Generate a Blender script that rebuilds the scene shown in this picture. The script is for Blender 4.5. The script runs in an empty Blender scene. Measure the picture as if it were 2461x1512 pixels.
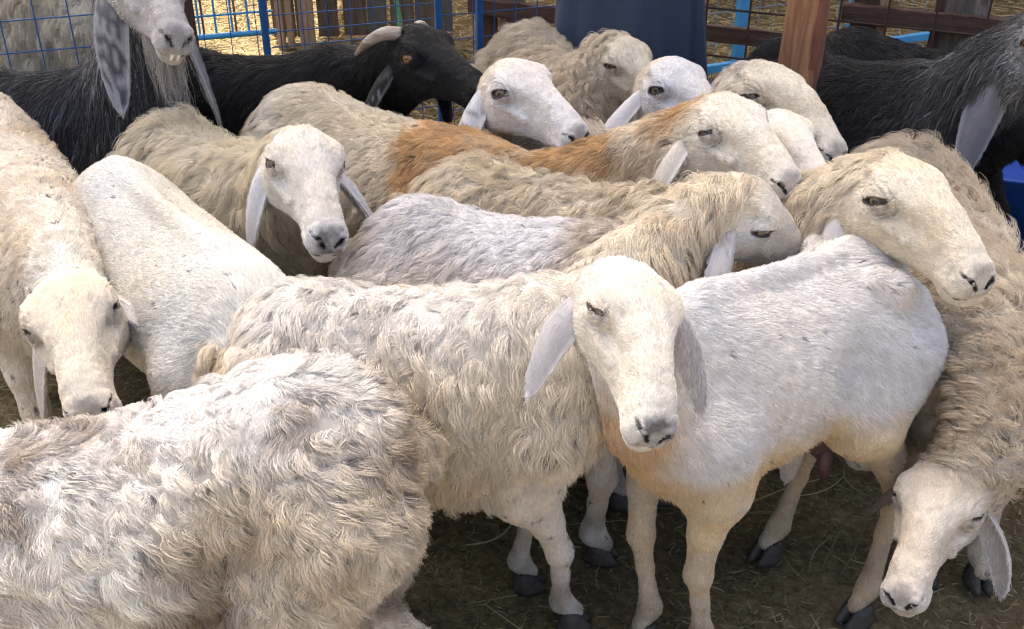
import bpy, bmesh, math, random
import numpy as np
from mathutils import Vector, Matrix

# ------------------------------------------------------------------ camera, sky, sun, exposure
sc = bpy.context.scene
F, TH, H = 1080.0, math.radians(30.0), 1.55          # focal length in px of a 1024 px wide frame, pitch, height
cam_d = bpy.data.cameras.new('camera'); cam = bpy.data.objects.new('camera', cam_d)
sc.collection.objects.link(cam); sc.camera = cam
cam_d.sensor_width = 36.0; cam_d.lens = F / 1024 * 36.0
cam_d.clip_start = 0.05; cam_d.clip_end = 400.0
cam.location = (0, 0, H); cam.rotation_euler = (math.pi / 2 - TH, 0, 0)

SUN_EL, SUN_AZ = math.radians(57.0), math.radians(-22.0)   # sun beyond the shelter, a little to the left
world = bpy.data.worlds.new('World'); sc.world = world; world.use_nodes = True
wn = world.node_tree; bgn = wn.nodes['Background']
sky = wn.nodes.new('ShaderNodeTexSky'); sky.sky_type = 'NISHITA'; sky.sun_disc = False
sky.sun_elevation = SUN_EL; sky.sun_rotation = SUN_AZ
sky.air_density = 0.75; sky.dust_density = 10.0; sky.ozone_density = 0.2
wn.links.new(sky.outputs[0], bgn.inputs[0]); bgn.inputs[1].default_value = 0.15
sun_d = bpy.data.lights.new('sun', 'SUN'); sun = bpy.data.objects.new('sun', sun_d); sc.collection.objects.link(sun)
sun_d.energy = 5.0; sun_d.angle = math.radians(0.5); sun_d.color = (1.0, 0.94, 0.85)
sdir = Vector((math.sin(SUN_AZ) * math.cos(SUN_EL), math.cos(SUN_AZ) * math.cos(SUN_EL), math.sin(SUN_EL)))
sun.rotation_euler = (-sdir).to_track_quat('-Z', 'Y').to_euler(); sun.location = sdir * 20
vs = sc.view_settings; vs.view_transform = 'Standard'; vs.look = 'None'; vs.gamma = 1.0; vs.use_curve_mapping = False
vs.exposure = 2.0
cy = sc.cycles
cy.max_bounces = 7; cy.diffuse_bounces = 4; cy.glossy_bounces = 3; cy.transmission_bounces = 4; cy.transparent_max_bounces = 8
cy.use_adaptive_sampling = True; cy.adaptive_threshold = 0.015; cy.use_denoising = True
cy.caustics_reflective = False; cy.caustics_refractive = False
sc.cycles_curves.shape = 'RIBBONS'; sc.cycles_curves.subdivisions = 2
sc.render.film_transparent = False
cy.pixel_filter_type = 'BLACKMAN_HARRIS'; cy.filter_width = 1.3

# ------------------------------------------------------------------ helpers
COL = sc.collection
S24 = 1024 / 2461
CT, ST = math.cos(TH), math.sin(TH)
CAMP = np.array([0, 0, H])
def ray(u, v):
    x = (u * S24 - 512) / F; y = (314.5 - v * S24) / F
    return np.array([x, CT + y * ST, -ST + y * CT])
def PZ(u, v, z):
    r = ray(u, v); return CAMP + r * ((z - H) / r[2])
def PY(u, v, Y):
    r = ray(u, v); return CAMP + r * (Y / r[1])
def proj(P):
    P = np.atleast_2d(P) - CAMP
    d = P[:, 1] * CT - P[:, 2] * ST; up = P[:, 1] * ST + P[:, 2] * CT
    d = np.maximum(d, 1e-3)
    return P[:, 0] / d * F + 512, 314.5 - up / d * F, d
def nrm(a):
    a = np.asarray(a, float); return a / (np.linalg.norm(a, axis=-1, keepdims=True) + 1e-12)
def hashf(i):                      # integer array -> [0,1)
    i = (np.asarray(i).astype(np.int64) * 2654435761) & 0xFFFFFFFF
    i = ((i ^ (i >> 15)) * 2246822519) & 0xFFFFFFFF
    i = ((i ^ (i >> 13)) * 3266489917) & 0xFFFFFFFF
    return ((i ^ (i >> 16)) & 0xFFFFFF) / float(0x1000000)
def h3(I, seed):
    I = I.astype(np.int64)
    return I[..., 0] * 73856093 + I[..., 1] * 19349663 + I[..., 2] * 83492791 + seed * 7919
def vnoise(P, scale, seed=0):      # value noise in -1..1
    Q = np.asarray(P) * scale; I = np.floor(Q); f = Q - I; f = f * f * (3 - 2 * f); I = I.astype(np.int64)
    out = 0
    for dx in (0, 1):
        wx = f[:, 0] if dx else 1 - f[:, 0]
        for dy in (0, 1):
            wy = f[:, 1] if dy else 1 - f[:, 1]
            for dz in (0, 1):
                wz = f[:, 2] if dz else 1 - f[:, 2]
                out = out + wx * wy * wz * hashf(h3(I + np.array([dx, dy, dz]), seed))
    return out * 2 - 1
def fbm(P, scale, seed=0, o=3):
    a, t, s = 1.0, 0.0, 0
    for k in range(o):
        t = t + a * vnoise(P, scale * 2 ** k, seed + 13 * k); s += a; a *= 0.5
    return t / s
def worley(P, size, seed):         # nearest jittered cell point and its id
    Q = P / size; I = np.floor(Q).astype(np.int64)
    best = np.full(len(P), 1e9); c = np.zeros_like(P); idn = np.zeros(len(P), np.int64)
    for dx in (-1, 0, 1):
        for dy in (-1, 0, 1):
            for dz in (-1, 0, 1):
                J = I + np.array([dx, dy, dz]); k = h3(J, seed)
                pt = J + np.stack([hashf(k), hashf(k + 101), hashf(k + 577)], -1)
                d = ((pt - Q) ** 2).sum(-1); m = d < best
                best = np.where(m, d, best); c[m] = pt[m]; idn[m] = k[m]
    return c * size, idn
def curve(xs, ys):                 # smooth table through points
    xs = np.asarray(xs, float); ys = np.asarray(ys, float)
    m = np.gradient(ys, xs); X = np.linspace(xs[0], xs[-1], 240)
    i = np.clip(np.searchsorted(xs, X, 'right') - 1, 0, len(xs) - 2)
    h = xs[i + 1] - xs[i]; t = (X - xs[i]) / h
    Y = (2*t**3 - 3*t**2 + 1) * ys[i] + (t**3 - 2*t**2 + t) * h * m[i] + (-2*t**3 + 3*t**2) * ys[i+1] + (t**3 - t**2) * h * m[i+1]
    return X, Y
def smin(a, b, k):
    h = np.clip(.5 + .5 * (b - a) / k, 0, 1); return b + (a - b) * h - k * h * (1 - h)
def smax(a, b, k): return -smin(-a, -b, k)
def cone(p, a, b, ra, rb):
    a = np.asarray(a, p.dtype); ba = np.asarray(b, p.dtype) - a; q = p - a; d = q @ ba; l2 = float(ba @ ba)
    t = np.clip(d / l2, 0, 1); q2 = np.einsum('ij,ij->i', q, q)
    return np.sqrt(np.maximum(q2 - 2 * t * d + t * t * l2, 0)) - (ra + (rb - ra) * t)
def ellip(p, c, r):
    q = (p - np.asarray(c, p.dtype)) / np.asarray(r, p.dtype); n = np.sqrt(np.einsum('ij,ij->i', q, q)); return (n - 1) * float(np.min(r))
def mesh_obj(name, V, Fc, mat=None, parent=None, smooth=True, base=None):
    me = bpy.data.meshes.new(name); me.from_pydata([tuple(v) for v in V], [], [tuple(f) for f in Fc]); me.update()
    if smooth: me.shade_smooth()
    if mat: me.materials.append(mat)
    o = bpy.data.objects.new(name, me); COL.objects.link(o)
    if parent: o.parent = parent
    return o
def tag(o, label=None, cat=None, group=None, kind=None):
    if label: o['label'] = label
    if cat: o['category'] = cat
    if group: o['group'] = group
    if kind: o['kind'] = kind
    return o
def empty(name, loc=(0, 0, 0)):
    e = bpy.data.objects.new(name, None); COL.objects.link(e); e.location = loc; e.empty_display_size = .1
    return e

# ------------------------------------------------------------------ materials
def newmat(name):
    m = bpy.data.materials.new(name); m.use_nodes = True
    nt = m.node_tree; return m, nt, nt.nodes['Principled BSDF'], nt.nodes['Material Output']
def N(nt, t, **kw):
    n = nt.nodes.new(t)
    for k, v in kw.items(): setattr(n, k, v)
    return n
def noise_mat(name, c0, c1, scale=8, rough=.8, detail=6, bump=0.0, bscale=60, stretch=(1, 1, 1), dist=0.0, c2=None, p0=.35, p1=.68, metal=0.0):
    m, nt, b, out = newmat(name)
    tc = N(nt, 'ShaderNodeTexCoord'); mp = N(nt, 'ShaderNodeMapping'); mp.inputs['Scale'].default_value = stretch
    nz = N(nt, 'ShaderNodeTexNoise'); nz.inputs['Scale'].default_value = scale; nz.inputs['Detail'].default_value = detail
    nz.inputs['Roughness'].default_value = .65; nz.inputs['Distortion'].default_value = dist
    cr = N(nt, 'ShaderNodeValToRGB'); e = cr.color_ramp.elements
    e[0].position = p0; e[0].color = (*c0, 1); e[1].position = p1; e[1].color = (*c1, 1)
    if c2:
        x = cr.color_ramp.elements.new((p0 + p1) / 2); x.color = (*c2, 1)
    L = nt.links.new
    L(tc.outputs['Object'], mp.inputs[0]); L(mp.outputs[0], nz.inputs['Vector']); L(nz.outputs['Fac'], cr.inputs[0]); L(cr.outputs[0], b.inputs['Base Color'])
    b.inputs['Roughness'].default_value = rough; b.inputs['Metallic'].default_value = metal
    if bump:
        n2 = N(nt, 'ShaderNodeTexNoise'); n2.inputs['Scale'].default_value = bscale; n2.inputs['Detail'].default_value = 5
        bp = N(nt, 'ShaderNodeBump'); bp.inputs['Strength'].default_value = bump; bp.inputs['Distance'].default_value = .01
        L(mp.outputs[0], n2.inputs['Vector']); L(n2.outputs['Fac'], bp.inputs['Height']); L(bp.outputs[0], b.inputs['Normal'])
    return m
def coat_mat(name, rough=.75, trans=.35, spec=.3):
    m, nt, b, out = newmat(name); L = nt.links.new
    at = N(nt, 'ShaderNodeAttribute', attribute_name='col')
    L(at.outputs['Color'], b.inputs['Base Color']); b.inputs['Roughness'].default_value = rough
    b.inputs['Specular IOR Level'].default_value = spec
    if trans:
        tr = N(nt, 'ShaderNodeBsdfTranslucent'); mx = N(nt, 'ShaderNodeMixShader'); mx.inputs[0].default_value = trans
        L(at.outputs['Color'], tr.inputs[0]); L(b.outputs[0], mx.inputs[1]); L(tr.outputs[0], mx.inputs[2]); L(mx.outputs[0], out.inputs[0])
    return m
M_SKIN = coat_mat('animal_skin', .8, 0, .2)
M_WOOL = coat_mat('wool_fibre', .75, .22, .15)
M_HAIR = coat_mat('goat_hair', .5, .1, .3)
M_HOOF = noise_mat('hoof_horn', (.02, .018, .016), (.07, .06, .05), 30, .55, bump=.3, bscale=80)
M_HORN = noise_mat('goat_horn', (.16, .13, .10), (.36, .31, .25), 14, .6, bump=.5, bscale=40, stretch=(1, 1, 5))
def eye_mat(name, iris, iris2):
    m, nt, b, out = newmat(name); L = nt.links.new
    tc = N(nt, 'ShaderNodeTexCoord'); sp = N(nt, 'ShaderNodeSeparateXYZ'); L(tc.outputs['Object'], sp.inputs[0])
    def mth(op, a, bb=None):
        n = N(nt, 'ShaderNodeMath', operation=op)
        for i, q in enumerate((a, bb)):
            if q is None: continue
            if isinstance(q, (int, float)): n.inputs[i].default_value = q
            else: L(q, n.inputs[i])
        return n.outputs[0]
    x, y = sp.outputs[0], sp.outputs[1]
    r = mth('SQRT', mth('ADD', mth('MULTIPLY', x, x), mth('MULTIPLY', y, y)))
    xe = mth('DIVIDE', x, 2.6); pr = mth('SQRT', mth('ADD', mth('MULTIPLY', xe, xe), mth('MULTIPLY', y, y)))
    cr = N(nt, 'ShaderNodeValToRGB'); L(mth('MULTIPLY', r, 60.0), cr.inputs[0]); e = cr.color_ramp.elements   # r 0..0.0166
    e[0].position = .15; e[0].color = (*iris2, 1); e[1].position = .62; e[1].color = (*iris, 1)
    x2 = cr.color_ramp.elements.new(.74); x2.color = (.012, .01, .009, 1)
    x3 = cr.color_ramp.elements.new(.9); x3.color = (.05, .035, .03, 1)
    pm = mth('LESS_THAN', pr, .0024)
    mx = N(nt, 'ShaderNodeMix', data_type='RGBA'); L(pm, mx.inputs['Factor']); L(cr.outputs[0], mx.inputs['A']); mx.inputs['B'].default_value = (.006, .006, .007, 1)
    L(mx.outputs['Result'], b.inputs['Base Color']); b.inputs['Roughness'].default_value = .08; b.inputs['Coat Weight'].default_value = .8
    b.inputs['Coat Roughness'].default_value = .03
    return m
M_EYE = eye_mat('sheep_eye', (.16, .105, .055), (.10, .06, .03))
M_EYEG = eye_mat('goat_eye', (.34, .13, .035), (.2, .08, .02))
# ------------------------------------------------------------------ animal builder
TOPX = dict(
    top=([-.385, -.36, -.31, -.23, -.12, .02, .14, .22, .29, .35, .385], [.55, .61, .675, .715, .70, .695, .71, .72, .69, .62, .53]),
    bot=([-.385, -.34, -.27, -.18, -.05, .10, .20, .28, .34, .385], [.52, .46, .41, .375, .33, .315, .325, .36, .42, .49]),
    wid=([-.385, -.36, -.31, -.23, -.10, .05, .15, .23, .31, .36, .385], [.012, .07, .105, .125, .145, .150, .140, .120, .092, .06, .012]))
HEADP = dict(
    sheep=dict(top=([0, .02, .05, .09, .13, .17, .21, .24, .262, .275], [.022, .050, .069, .075, .066, .057, .046, .034, .019, -.008]),
               bot=([0, .03, .06, .10, .14, .18, .22, .25, .268, .275], [-.045, -.070, -.084, -.076, -.058, -.047, -.042, -.042, -.034, -.012]),
               wid=([0, .03, .06, .09, .12, .16, .20, .24, .262, .275], [.034, .053, .062, .064, .053, .0395, .0345, .0335, .028, .006])),
    goat=dict(top=([0, .02, .05, .08, .12, .16, .21, .24, .262, .275], [.025, .055, .070, .071, .060, .049, .038, .029, .017, -.008]),
              bot=([0, .03, .06, .10, .14, .18, .22, .25, .268, .275], [-.04, -.058, -.070, -.070, -.058, -.048, -.042, -.042, -.035, -.014]),
              wid=([0, .03, .06, .09, .12, .16, .20, .24, .262, .275], [.032, .048, .055, .057, .050, .039, .032, .031, .026, .006])))

def build_frames(A):
    kind = A.get('kind', 'sheep')
    hip = PZ(*A['hip']) if A.get('mode', 'px') == 'px' else np.array(A['hip'], float)
    if 'len' in A and 'head_deg' in A:
        a = math.radians(A['head_deg']); wit = hip + np.array([math.cos(a), math.sin(a), 0]) * A['len']; wit[2] = A.get('witz', hip[2])
    else:
        wit = PZ(*A['wit']) if A.get('mode', 'px') == 'px' else np.array(A['wit'], float)
    d = (wit - hip)[:2]; L = np.linalg.norm(d); fx = np.array([d[0] / L, d[1] / L, 0]); fy = np.array([-fx[1], fx[0], 0])
    s = A.get('s', (hip[2] + wit[2]) / 2 / .717)
    A['s'] = s; A['sx'] = A.get('sx', L / .45); A['fx'] = fx; A['fy'] = fy
    org = (hip + wit) / 2 + fx * 0.005 * A['sx']; A['dz'] = (wit[2] - hip[2]); A['zoff'] = (wit[2] + hip[2]) / 2 - .717 * s
    org[2] = 0; A['org'] = org
    def B(x, y, z): return org + fx * (x * A['sx']) + fy * (y * s * A.get('fat', 1)) + np.array([0, 0, z * s])
    A['B'] = B
    # head
    hs = A.get('hs', s)
    if 'pollw' in A: poll = np.array(A['pollw'], float)
    elif 'poll' in A:
        poll = PY(*A['poll'])
    else:
        poll = B(.62, 0, .62)
    hl = .275 * hs
    if 'nose' in A:
        nu, nv, sg = A['nose']; r = nrm(ray(nu, nv)); oc = CAMP - poll; b_ = oc @ r; c_ = oc @ oc - hl * hl; disc = b_ * b_ - c_
        t = -b_ + (sg * math.sqrt(disc) if disc > 0 else 0)
        hx = nrm(CAMP + r * t - poll)
    else:
        hx = nrm(np.array(A.get('hdir', (fx[0], fx[1], -.6)), float))
    up = np.array(A.get('hup', (0, 0, 1)), float)
    hy = nrm(np.cross(up, hx)); hz = np.cross(hx, hy)
    rl = math.radians(A.get('roll', 0)); hy, hz = hy * math.cos(rl) + hz * math.sin(rl), hz * math.cos(rl) - hy * math.sin(rl)
    A.update(hs=hs, poll_w=poll, hx=hx, hy=hy, hz=hz)
    def HP(x, y, z): return poll + (hx * x + hy * y + hz * z) * hs
    A['HP'] = HP
    # neck
    nb = B(*A.get('nbase', (.29, 0, .575))); n1 = HP(.036, 0, -.022)
    mid = (nb + n1) / 2 + np.array(A.get('nmid', (0, 0, .02)))
    ts = np.linspace(0, 1, 7); A['neck'] = [(1 - t)**2 * nb + 2 * t * (1 - t) * mid + t * t * n1 for t in ts]
    nr0, nr1 = A.get('nr', (.110, .058)); A['neck_r'] = [(nr0 + (nr1 - nr0) * (t ** .8)) * s for t in ts]
    nd = nrm(n1 - nb); lat = nrm(np.cross((0, 0, 1), nd)); A['neck_lat'] = lat
    # legs
    legs = []
    up_ = A.get('hooves', {})
    for key, sx_, sy_ in (('fl', 1, 1), ('fr', 1, -1), ('hl', -1, 1), ('hr', -1, -1)):
        fo = A.get('foff', {}).get(key, (0, 0))
        if sx_ > 0:
            top = B(.23, sy_ * .085, .50); el = B(.20, sy_ * .098, .385)
            hoof = up_.get(key); hoof = PZ(hoof[0], hoof[1], 0) if hoof is not None else B(.235 + fo[0], sy_ * (.09 + fo[1]), 0); hoof[2] = 0
            kn = el * .47 + hoof * .53 + fx * .018 * s; kn[2] = .215 * s
            fe = kn * .14 + hoof * .86 - fx * .012 * s; fe[2] = .07 * s
            pts = [top, el, el * .5 + kn * .5 + fx * .006 * s, kn, kn * .55 + fe * .45, fe, hoof + fx * .012 + np.array([0, 0, .045])]
            rad = [.080, .052, .0335, .0275, .0165, .0230, .019]
        else:
            top = B(-.25, sy_ * .07, .53); st = B(-.185, sy_ * .105, .42)
            hoof = up_.get(key); hoof = PZ(hoof[0], hoof[1], 0) if hoof is not None else B(-.29 + fo[0], sy_ * (.095 + fo[1]), 0); hoof[2] = 0
            ho = B(-.33, sy_ * .1, .25) * .55 + hoof * .45 - fx * .03 * s; ho[2] = .245 * s
            fe = ho * .13 + hoof * .87 - fx * .008 * s; fe[2] = .07 * s
            pts = [top, st, st * .5 + ho * .5 - fx * .010 * s, ho, ho * .55 + fe * .45, fe, hoof + fx * .012 + np.array([0, 0, .045])]
            rad = [.105, .072, .042, .0270, .0170, .0235, .019]
        legs.append((key, pts, [r * s * (A.get('legr', 1) if q > 1 else A.get('thighr', 1)) for q, r in enumerate(rad)], hoof))
    A['legs'] = legs

def sdf_parts(A, P):
    s, sx = A['s'], A['sx']; kind = A.get('kind', 'sheep')
    q = P - A['org']; x = (q @ A['fx']) / sx; y = (q @ A['fy']) / s / A.get('fat', 1)
    y = y - A.get('bend', 0) * x * x
    z = (q[:, 2] - A['zoff'] - A['dz'] * np.clip(x / .45, -.8, .8)) / s
    T = A.get('_T')
    if T is None:
        pr = {k: [list(v[0]), list(v[1])] for k, v in TOPX.items()}
        for k, dd in A.get('prof', {}).items():
            for xx, yy in dd.items():
                j = int(np.argmin(np.abs(np.array(pr[k][0]) - xx))); pr[k][1][j] += yy
        T = A['_T'] = {k: curve(*v) for k, v in pr.items()}
    xc = np.clip(x, -.385, .385)
    tp = np.interp(xc, *T['top']); bt = np.interp(xc, *T['bot']); w = np.maximum(np.interp(xc, *T['wid']), .01)
    hh = np.maximum((tp - bt) / 2, .01); zc = (tp + bt) / 2 ; v = (z - zc) / hh
    ten = A.get('tent', .18)
    we = w * (1 - ten * np.clip(v, 0, 1.3) ** 2)
    n = (np.abs(y / we) ** 2.25 + np.abs(v) ** 2.25) ** (1 / 2.25)
    dx = (np.abs(x) - .385).clip(0)
    ft = np.sqrt(((n - 1) * np.minimum(hh, w)).clip(0) ** 2 + dx ** 2) + np.minimum((n - 1) * np.minimum(hh, w), 0)
    ft = ft * s
    body = np.stack([x, y, z], -1)
    if A.get('bony', 0):
        b = A['bony']; by = body * np.array([1, 0, 1], body.dtype) + np.abs(body) * np.array([0, 1, 0], body.dtype)
        ft = smax(ft, -ellip(by, np.array([-.105, .185, .575]), np.array([.080, .062 * b, .090])) * s, .045 * s)
        ft = smax(ft, -ellip(by, np.array([.09, .185, .655]), np.array([.11, .065 * b, .05])) * s, .03 * s)
        if A.get('hipb', 1) > .05: ft = smin(ft, cone(by, np.array([-.218, .094, .662]), np.array([-.180, .076, .676]), .031 * A.get('hipb', 1), .022 * A.get('hipb', 1)) * s, .020 * s)
        if A.get('hipb', 1) > .05: ft = smin(ft, cone(by, np.array([-.345, .055, .60]), np.array([-.215, .088, .655]), .022 * A.get('hipb', 1), .020 * A.get('hipb', 1)) * s, .03 * s)
        ft = smin(ft, cone(body, np.array([-.23, 0, .698]), np.array([.20, 0, .706]), .017, .017) * s, .028 * s)
        rib = np.clip((by[:, 0] + .06) / .04, 0, 1) * np.clip((.22 - by[:, 0]) / .05, 0, 1) * np.clip((.62 - by[:, 2]) / .06, 0, 1) * np.clip((by[:, 2] - .38) / .05, 0, 1)
        ft = ft - .0032 * b * rib * np.sin((by[:, 0] + .25 * (by[:, 2] - .5)) * 6.2832 / .040)
    # neck
    fn = near(P, (A['neck'][0] + A['neck'][-1]) / 2, np.linalg.norm(A['neck'][0] - A['neck'][-1]) / 2 + .22, lambda p: neck_sdf(A, p))
    # head
    hq = (P - A['poll_w']); hs = A['hs']; h = np.stack([hq @ A['hx'], hq @ A['hy'], hq @ A['hz']], -1) / hs
    fh = near(P, A['HP'](.13, 0, 0), .24 * hs, lambda p: head_sdf(A, p))
    # legs
    fl = np.full(len(P), .3, P.dtype)
    for key, pts, rad, hoof in A['legs']:
        c_ = (pts[0] + pts[-1]) / 2
        def lf(p):
            g = None
            for i in range(len(pts) - 1):
                c = cone(p, pts[i], pts[i + 1], rad[i], rad[i + 1]); g = c if g is None else smin(g, c, .016)
            return g
        fl = np.minimum(fl, near(P, c_, np.linalg.norm(pts[0] - pts[-1]) / 2 + .13, lf))
    # tail
    tb = A['B'](-.375, 0, .585); te = A['B'](-.395, 0, A.get('tailz', .47)); ftail = cone(P, tb, te, .030 * s, A.get('tailr', .034) * s)
    return ft, fn, fh, fl, ftail, body, h

def near(P, c, r, fn):
    d2 = ((P - c) ** 2).sum(-1); m = d2 < r * r
    out = np.sqrt(d2) - r * .55; out = np.maximum(out, .06)
    if m.any(): out[m] = fn(P[m])
    return out
def neck_sdf(A, P):
    lat = A['neck_lat']; fn = None
    for i in range(6):
        a, b = A['neck'][i], A['neck'][i + 1]
        Pn = P + lat * (((P - a) @ lat)[:, None] * .28)
        c = cone(Pn, a, b, A['neck_r'][i], A['neck_r'][i + 1])
        fn = c if fn is None else smin(fn, c, .02)
    return fn
def head_sdf(A, P):
    kind = A.get('kind', 'sheep')
    hq = (P - A['poll_w']); hs = A['hs']; h = np.stack([hq @ A['hx'], hq @ A['hy'], hq @ A['hz']], -1) / hs
    TT = A.get('_HT')
    if TT is None:
        r1, r2, r3 = hashf(np.array([A['seed'] * 3 + 1, A['seed'] * 5 + 2, A['seed'] * 7 + 3])); xx_ = {k: np.array(v[0]) for k, v in HEADP[kind].items()}
        hp_ = {k: (v[0], np.array(v[1], float)) for k, v in HEADP[kind].items()}
        hp_['top'] = (hp_['top'][0], hp_['top'][1] + A.get('roman', -.002 + .007 * r1) * np.exp(-((xx_['top'] - .165) / .05) ** 2) + (r2 - .5) * .008 * np.exp(-((xx_['top'] - .07) / .03) ** 2))
        hp_['bot'] = (hp_['bot'][0], hp_['bot'][1] - (r3 - .5) * .012 * np.exp(-((xx_['bot'] - .06) / .04) ** 2))
        hp_['wid'] = (hp_['wid'][0], hp_['wid'][1] * (.95 + .08 * r3) * (1 - .07 * np.clip((xx_['wid'] - .12) / .05, 0, 1) * np.clip((.25 - xx_['wid']) / .02, 0, 1))); TT = A['_HT'] = {k: curve(*v) for k, v in hp_.items()}
    hx = np.clip(h[:, 0], 0, .275); tp = np.interp(hx, *TT['top']); bt = np.interp(hx, *TT['bot']); w = np.maximum(np.interp(hx, *TT['wid']), .005)
    hh = np.maximum((tp - bt) / 2, .005); zc = (tp + bt) / 2; v = (h[:, 2] - zc) / hh
    we = w * (1 - .14 * np.clip(v, 0, 1.2) ** 2 - .20 * np.clip(-v, 0, 1.2) ** 2)
    pw = 2.3 + .9 * np.clip((hx - .09) / .06, 0, 1) * np.clip((.262 - hx) / .02, 0, 1)
    n = (np.abs(h[:, 1] / we) ** pw + np.abs(v) ** pw) ** (1 / pw)
    dx = np.maximum(-h[:, 0], h[:, 0] - .275).clip(0); e = (n - 1) * np.minimum(hh, w)
    fh = np.sqrt(e.clip(0) ** 2 + dx ** 2) + np.minimum(e, 0)
    ha = h * np.array([1, 0, 1]) + np.abs(h) * np.array([0, 1, 0])      # mirrored
    fh = smin(fh, ellip(ha, np.array([.082, .044, .042]), np.array([.034, .021, .017])), .014)       # brow
    fh = smax(fh, -ellip(ha, np.array([.048, .066, .036]), np.array([.026, .019, .020])), .009)      # temple
    fh = smin(fh, ellip(ha, np.array([.055, .040, -.034]), np.array([.044, .021, .042])), .016)      # jaw
    fh = smin(fh, cone(ha, np.array([.085, .056, .004]), np.array([.155, .040, -.006]), .010, .006), .008)   # cheek bone
    fh = smax(fh, -ellip(ha, np.array([.150, .062, .022]), np.array([.048, .0245, .018])), .010)      # hollow beside the nasal bone
    fh = smax(fh, -ellip(ha, np.array([.165, .062, -.034]), np.array([.048, .0255, .020])), .010)     # hollow before the jaw
    fh = smin(fh, ellip(ha, np.array([.090, .0490, .025]), np.array([.0265, .0195, .0200])), .006)   # lids
    fh = smin(fh, ellip(ha, np.array([.254, .019, .002]), np.array([.019, .013, .018])), .008)       # nostril wing
    fh = smin(fh, ellip(ha, np.array([.246, .016, -.016]), np.array([.026, .018, .012])), .008)      # upper lip
    fh = smin(fh, ellip(ha, np.array([.240, .0, -.040]), np.array([.028, .020, .013])), .008)        # chin
    fh = smax(fh, -cone(ha, np.array([.06, 0, .088]), np.array([.13, 0, .080]), .012, .008), .012)     # mid-forehead groove
    eo = A.get('eye_open', .0062); ce, se = .84, .54
    ex = ha[:, 0] - .091; ez = ha[:, 2] - .025; eq = np.stack([ex * ce + ez * se, ha[:, 1] - .080, ez * ce - ex * se], -1)
    er = np.sqrt(eq[:, 0] ** 2 + eq[:, 2] ** 2)
    fh = fh + .0011 * np.sin(er * 6.2832 / .0068) * np.exp(-((er - .0265) / .0075) ** 2) * (ha[:, 1] > .03)     # creases round the eye
    fh = smax(fh, -ellip(eq, np.array([0., 0, 0]), np.array([.0195, .032, eo])), .0015)
    fh = smax(fh, -cone(ha, np.array([.106, .060, .034]), np.array([.130, .053, .012]), .0028, .002), .005)   # tear groove
    fh = smax(fh, -np.minimum(cone(ha, np.array([.275, .009, -.006]), np.array([.268, .019, .006]), .0028, .0042), cone(ha, np.array([.268, .019, .006]), np.array([.252, .0315, .012]), .004, .0018)), .003)
    fh = smax(fh, -np.minimum(cone(ha, np.array([.281, .0, -.026]), np.array([.260, .027, -.028]), .0028, .0036), np.minimum(cone(ha, np.array([.260, .027, -.028]), np.array([.225, .0355, -.026]), .0036, .0040), cone(ha, np.array([.225, .0355, -.026]), np.array([.190, .039, -.016]), .0040, .0026))), .003)
    fh = smax(fh, -cone(ha, np.array([.281, .0, -.004]), np.array([.280, .0, -.026]), .0026, .0022), .003)    # philtrum
    fh = fh - .0012 * vnoise(P, 55, 3) - .0006 * vnoise(P, 130, 4)
    return fh * hs

def sdf(A, P):
    P = np.asarray(P, np.float32)
    ft, fn, fh, fl, ta, body, h = sdf_parts(A, P); s = A['s']
    f = smin(ft, fl, .045 * s); f = smin(f, ta, .03 * s); f = smin(f, fn, .07 * s); f = smin(f, fh, .030 * s)
    lump = A.get('lump', 0)
    if lump:
        wh = np.clip((fh - .01) / .05, 0, 1) * np.clip((P[:, 2] - .22) / .1, 0, 1)
        f = f - lump * wh * (fbm(P, 11, A['seed'], 2))
    return f

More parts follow.
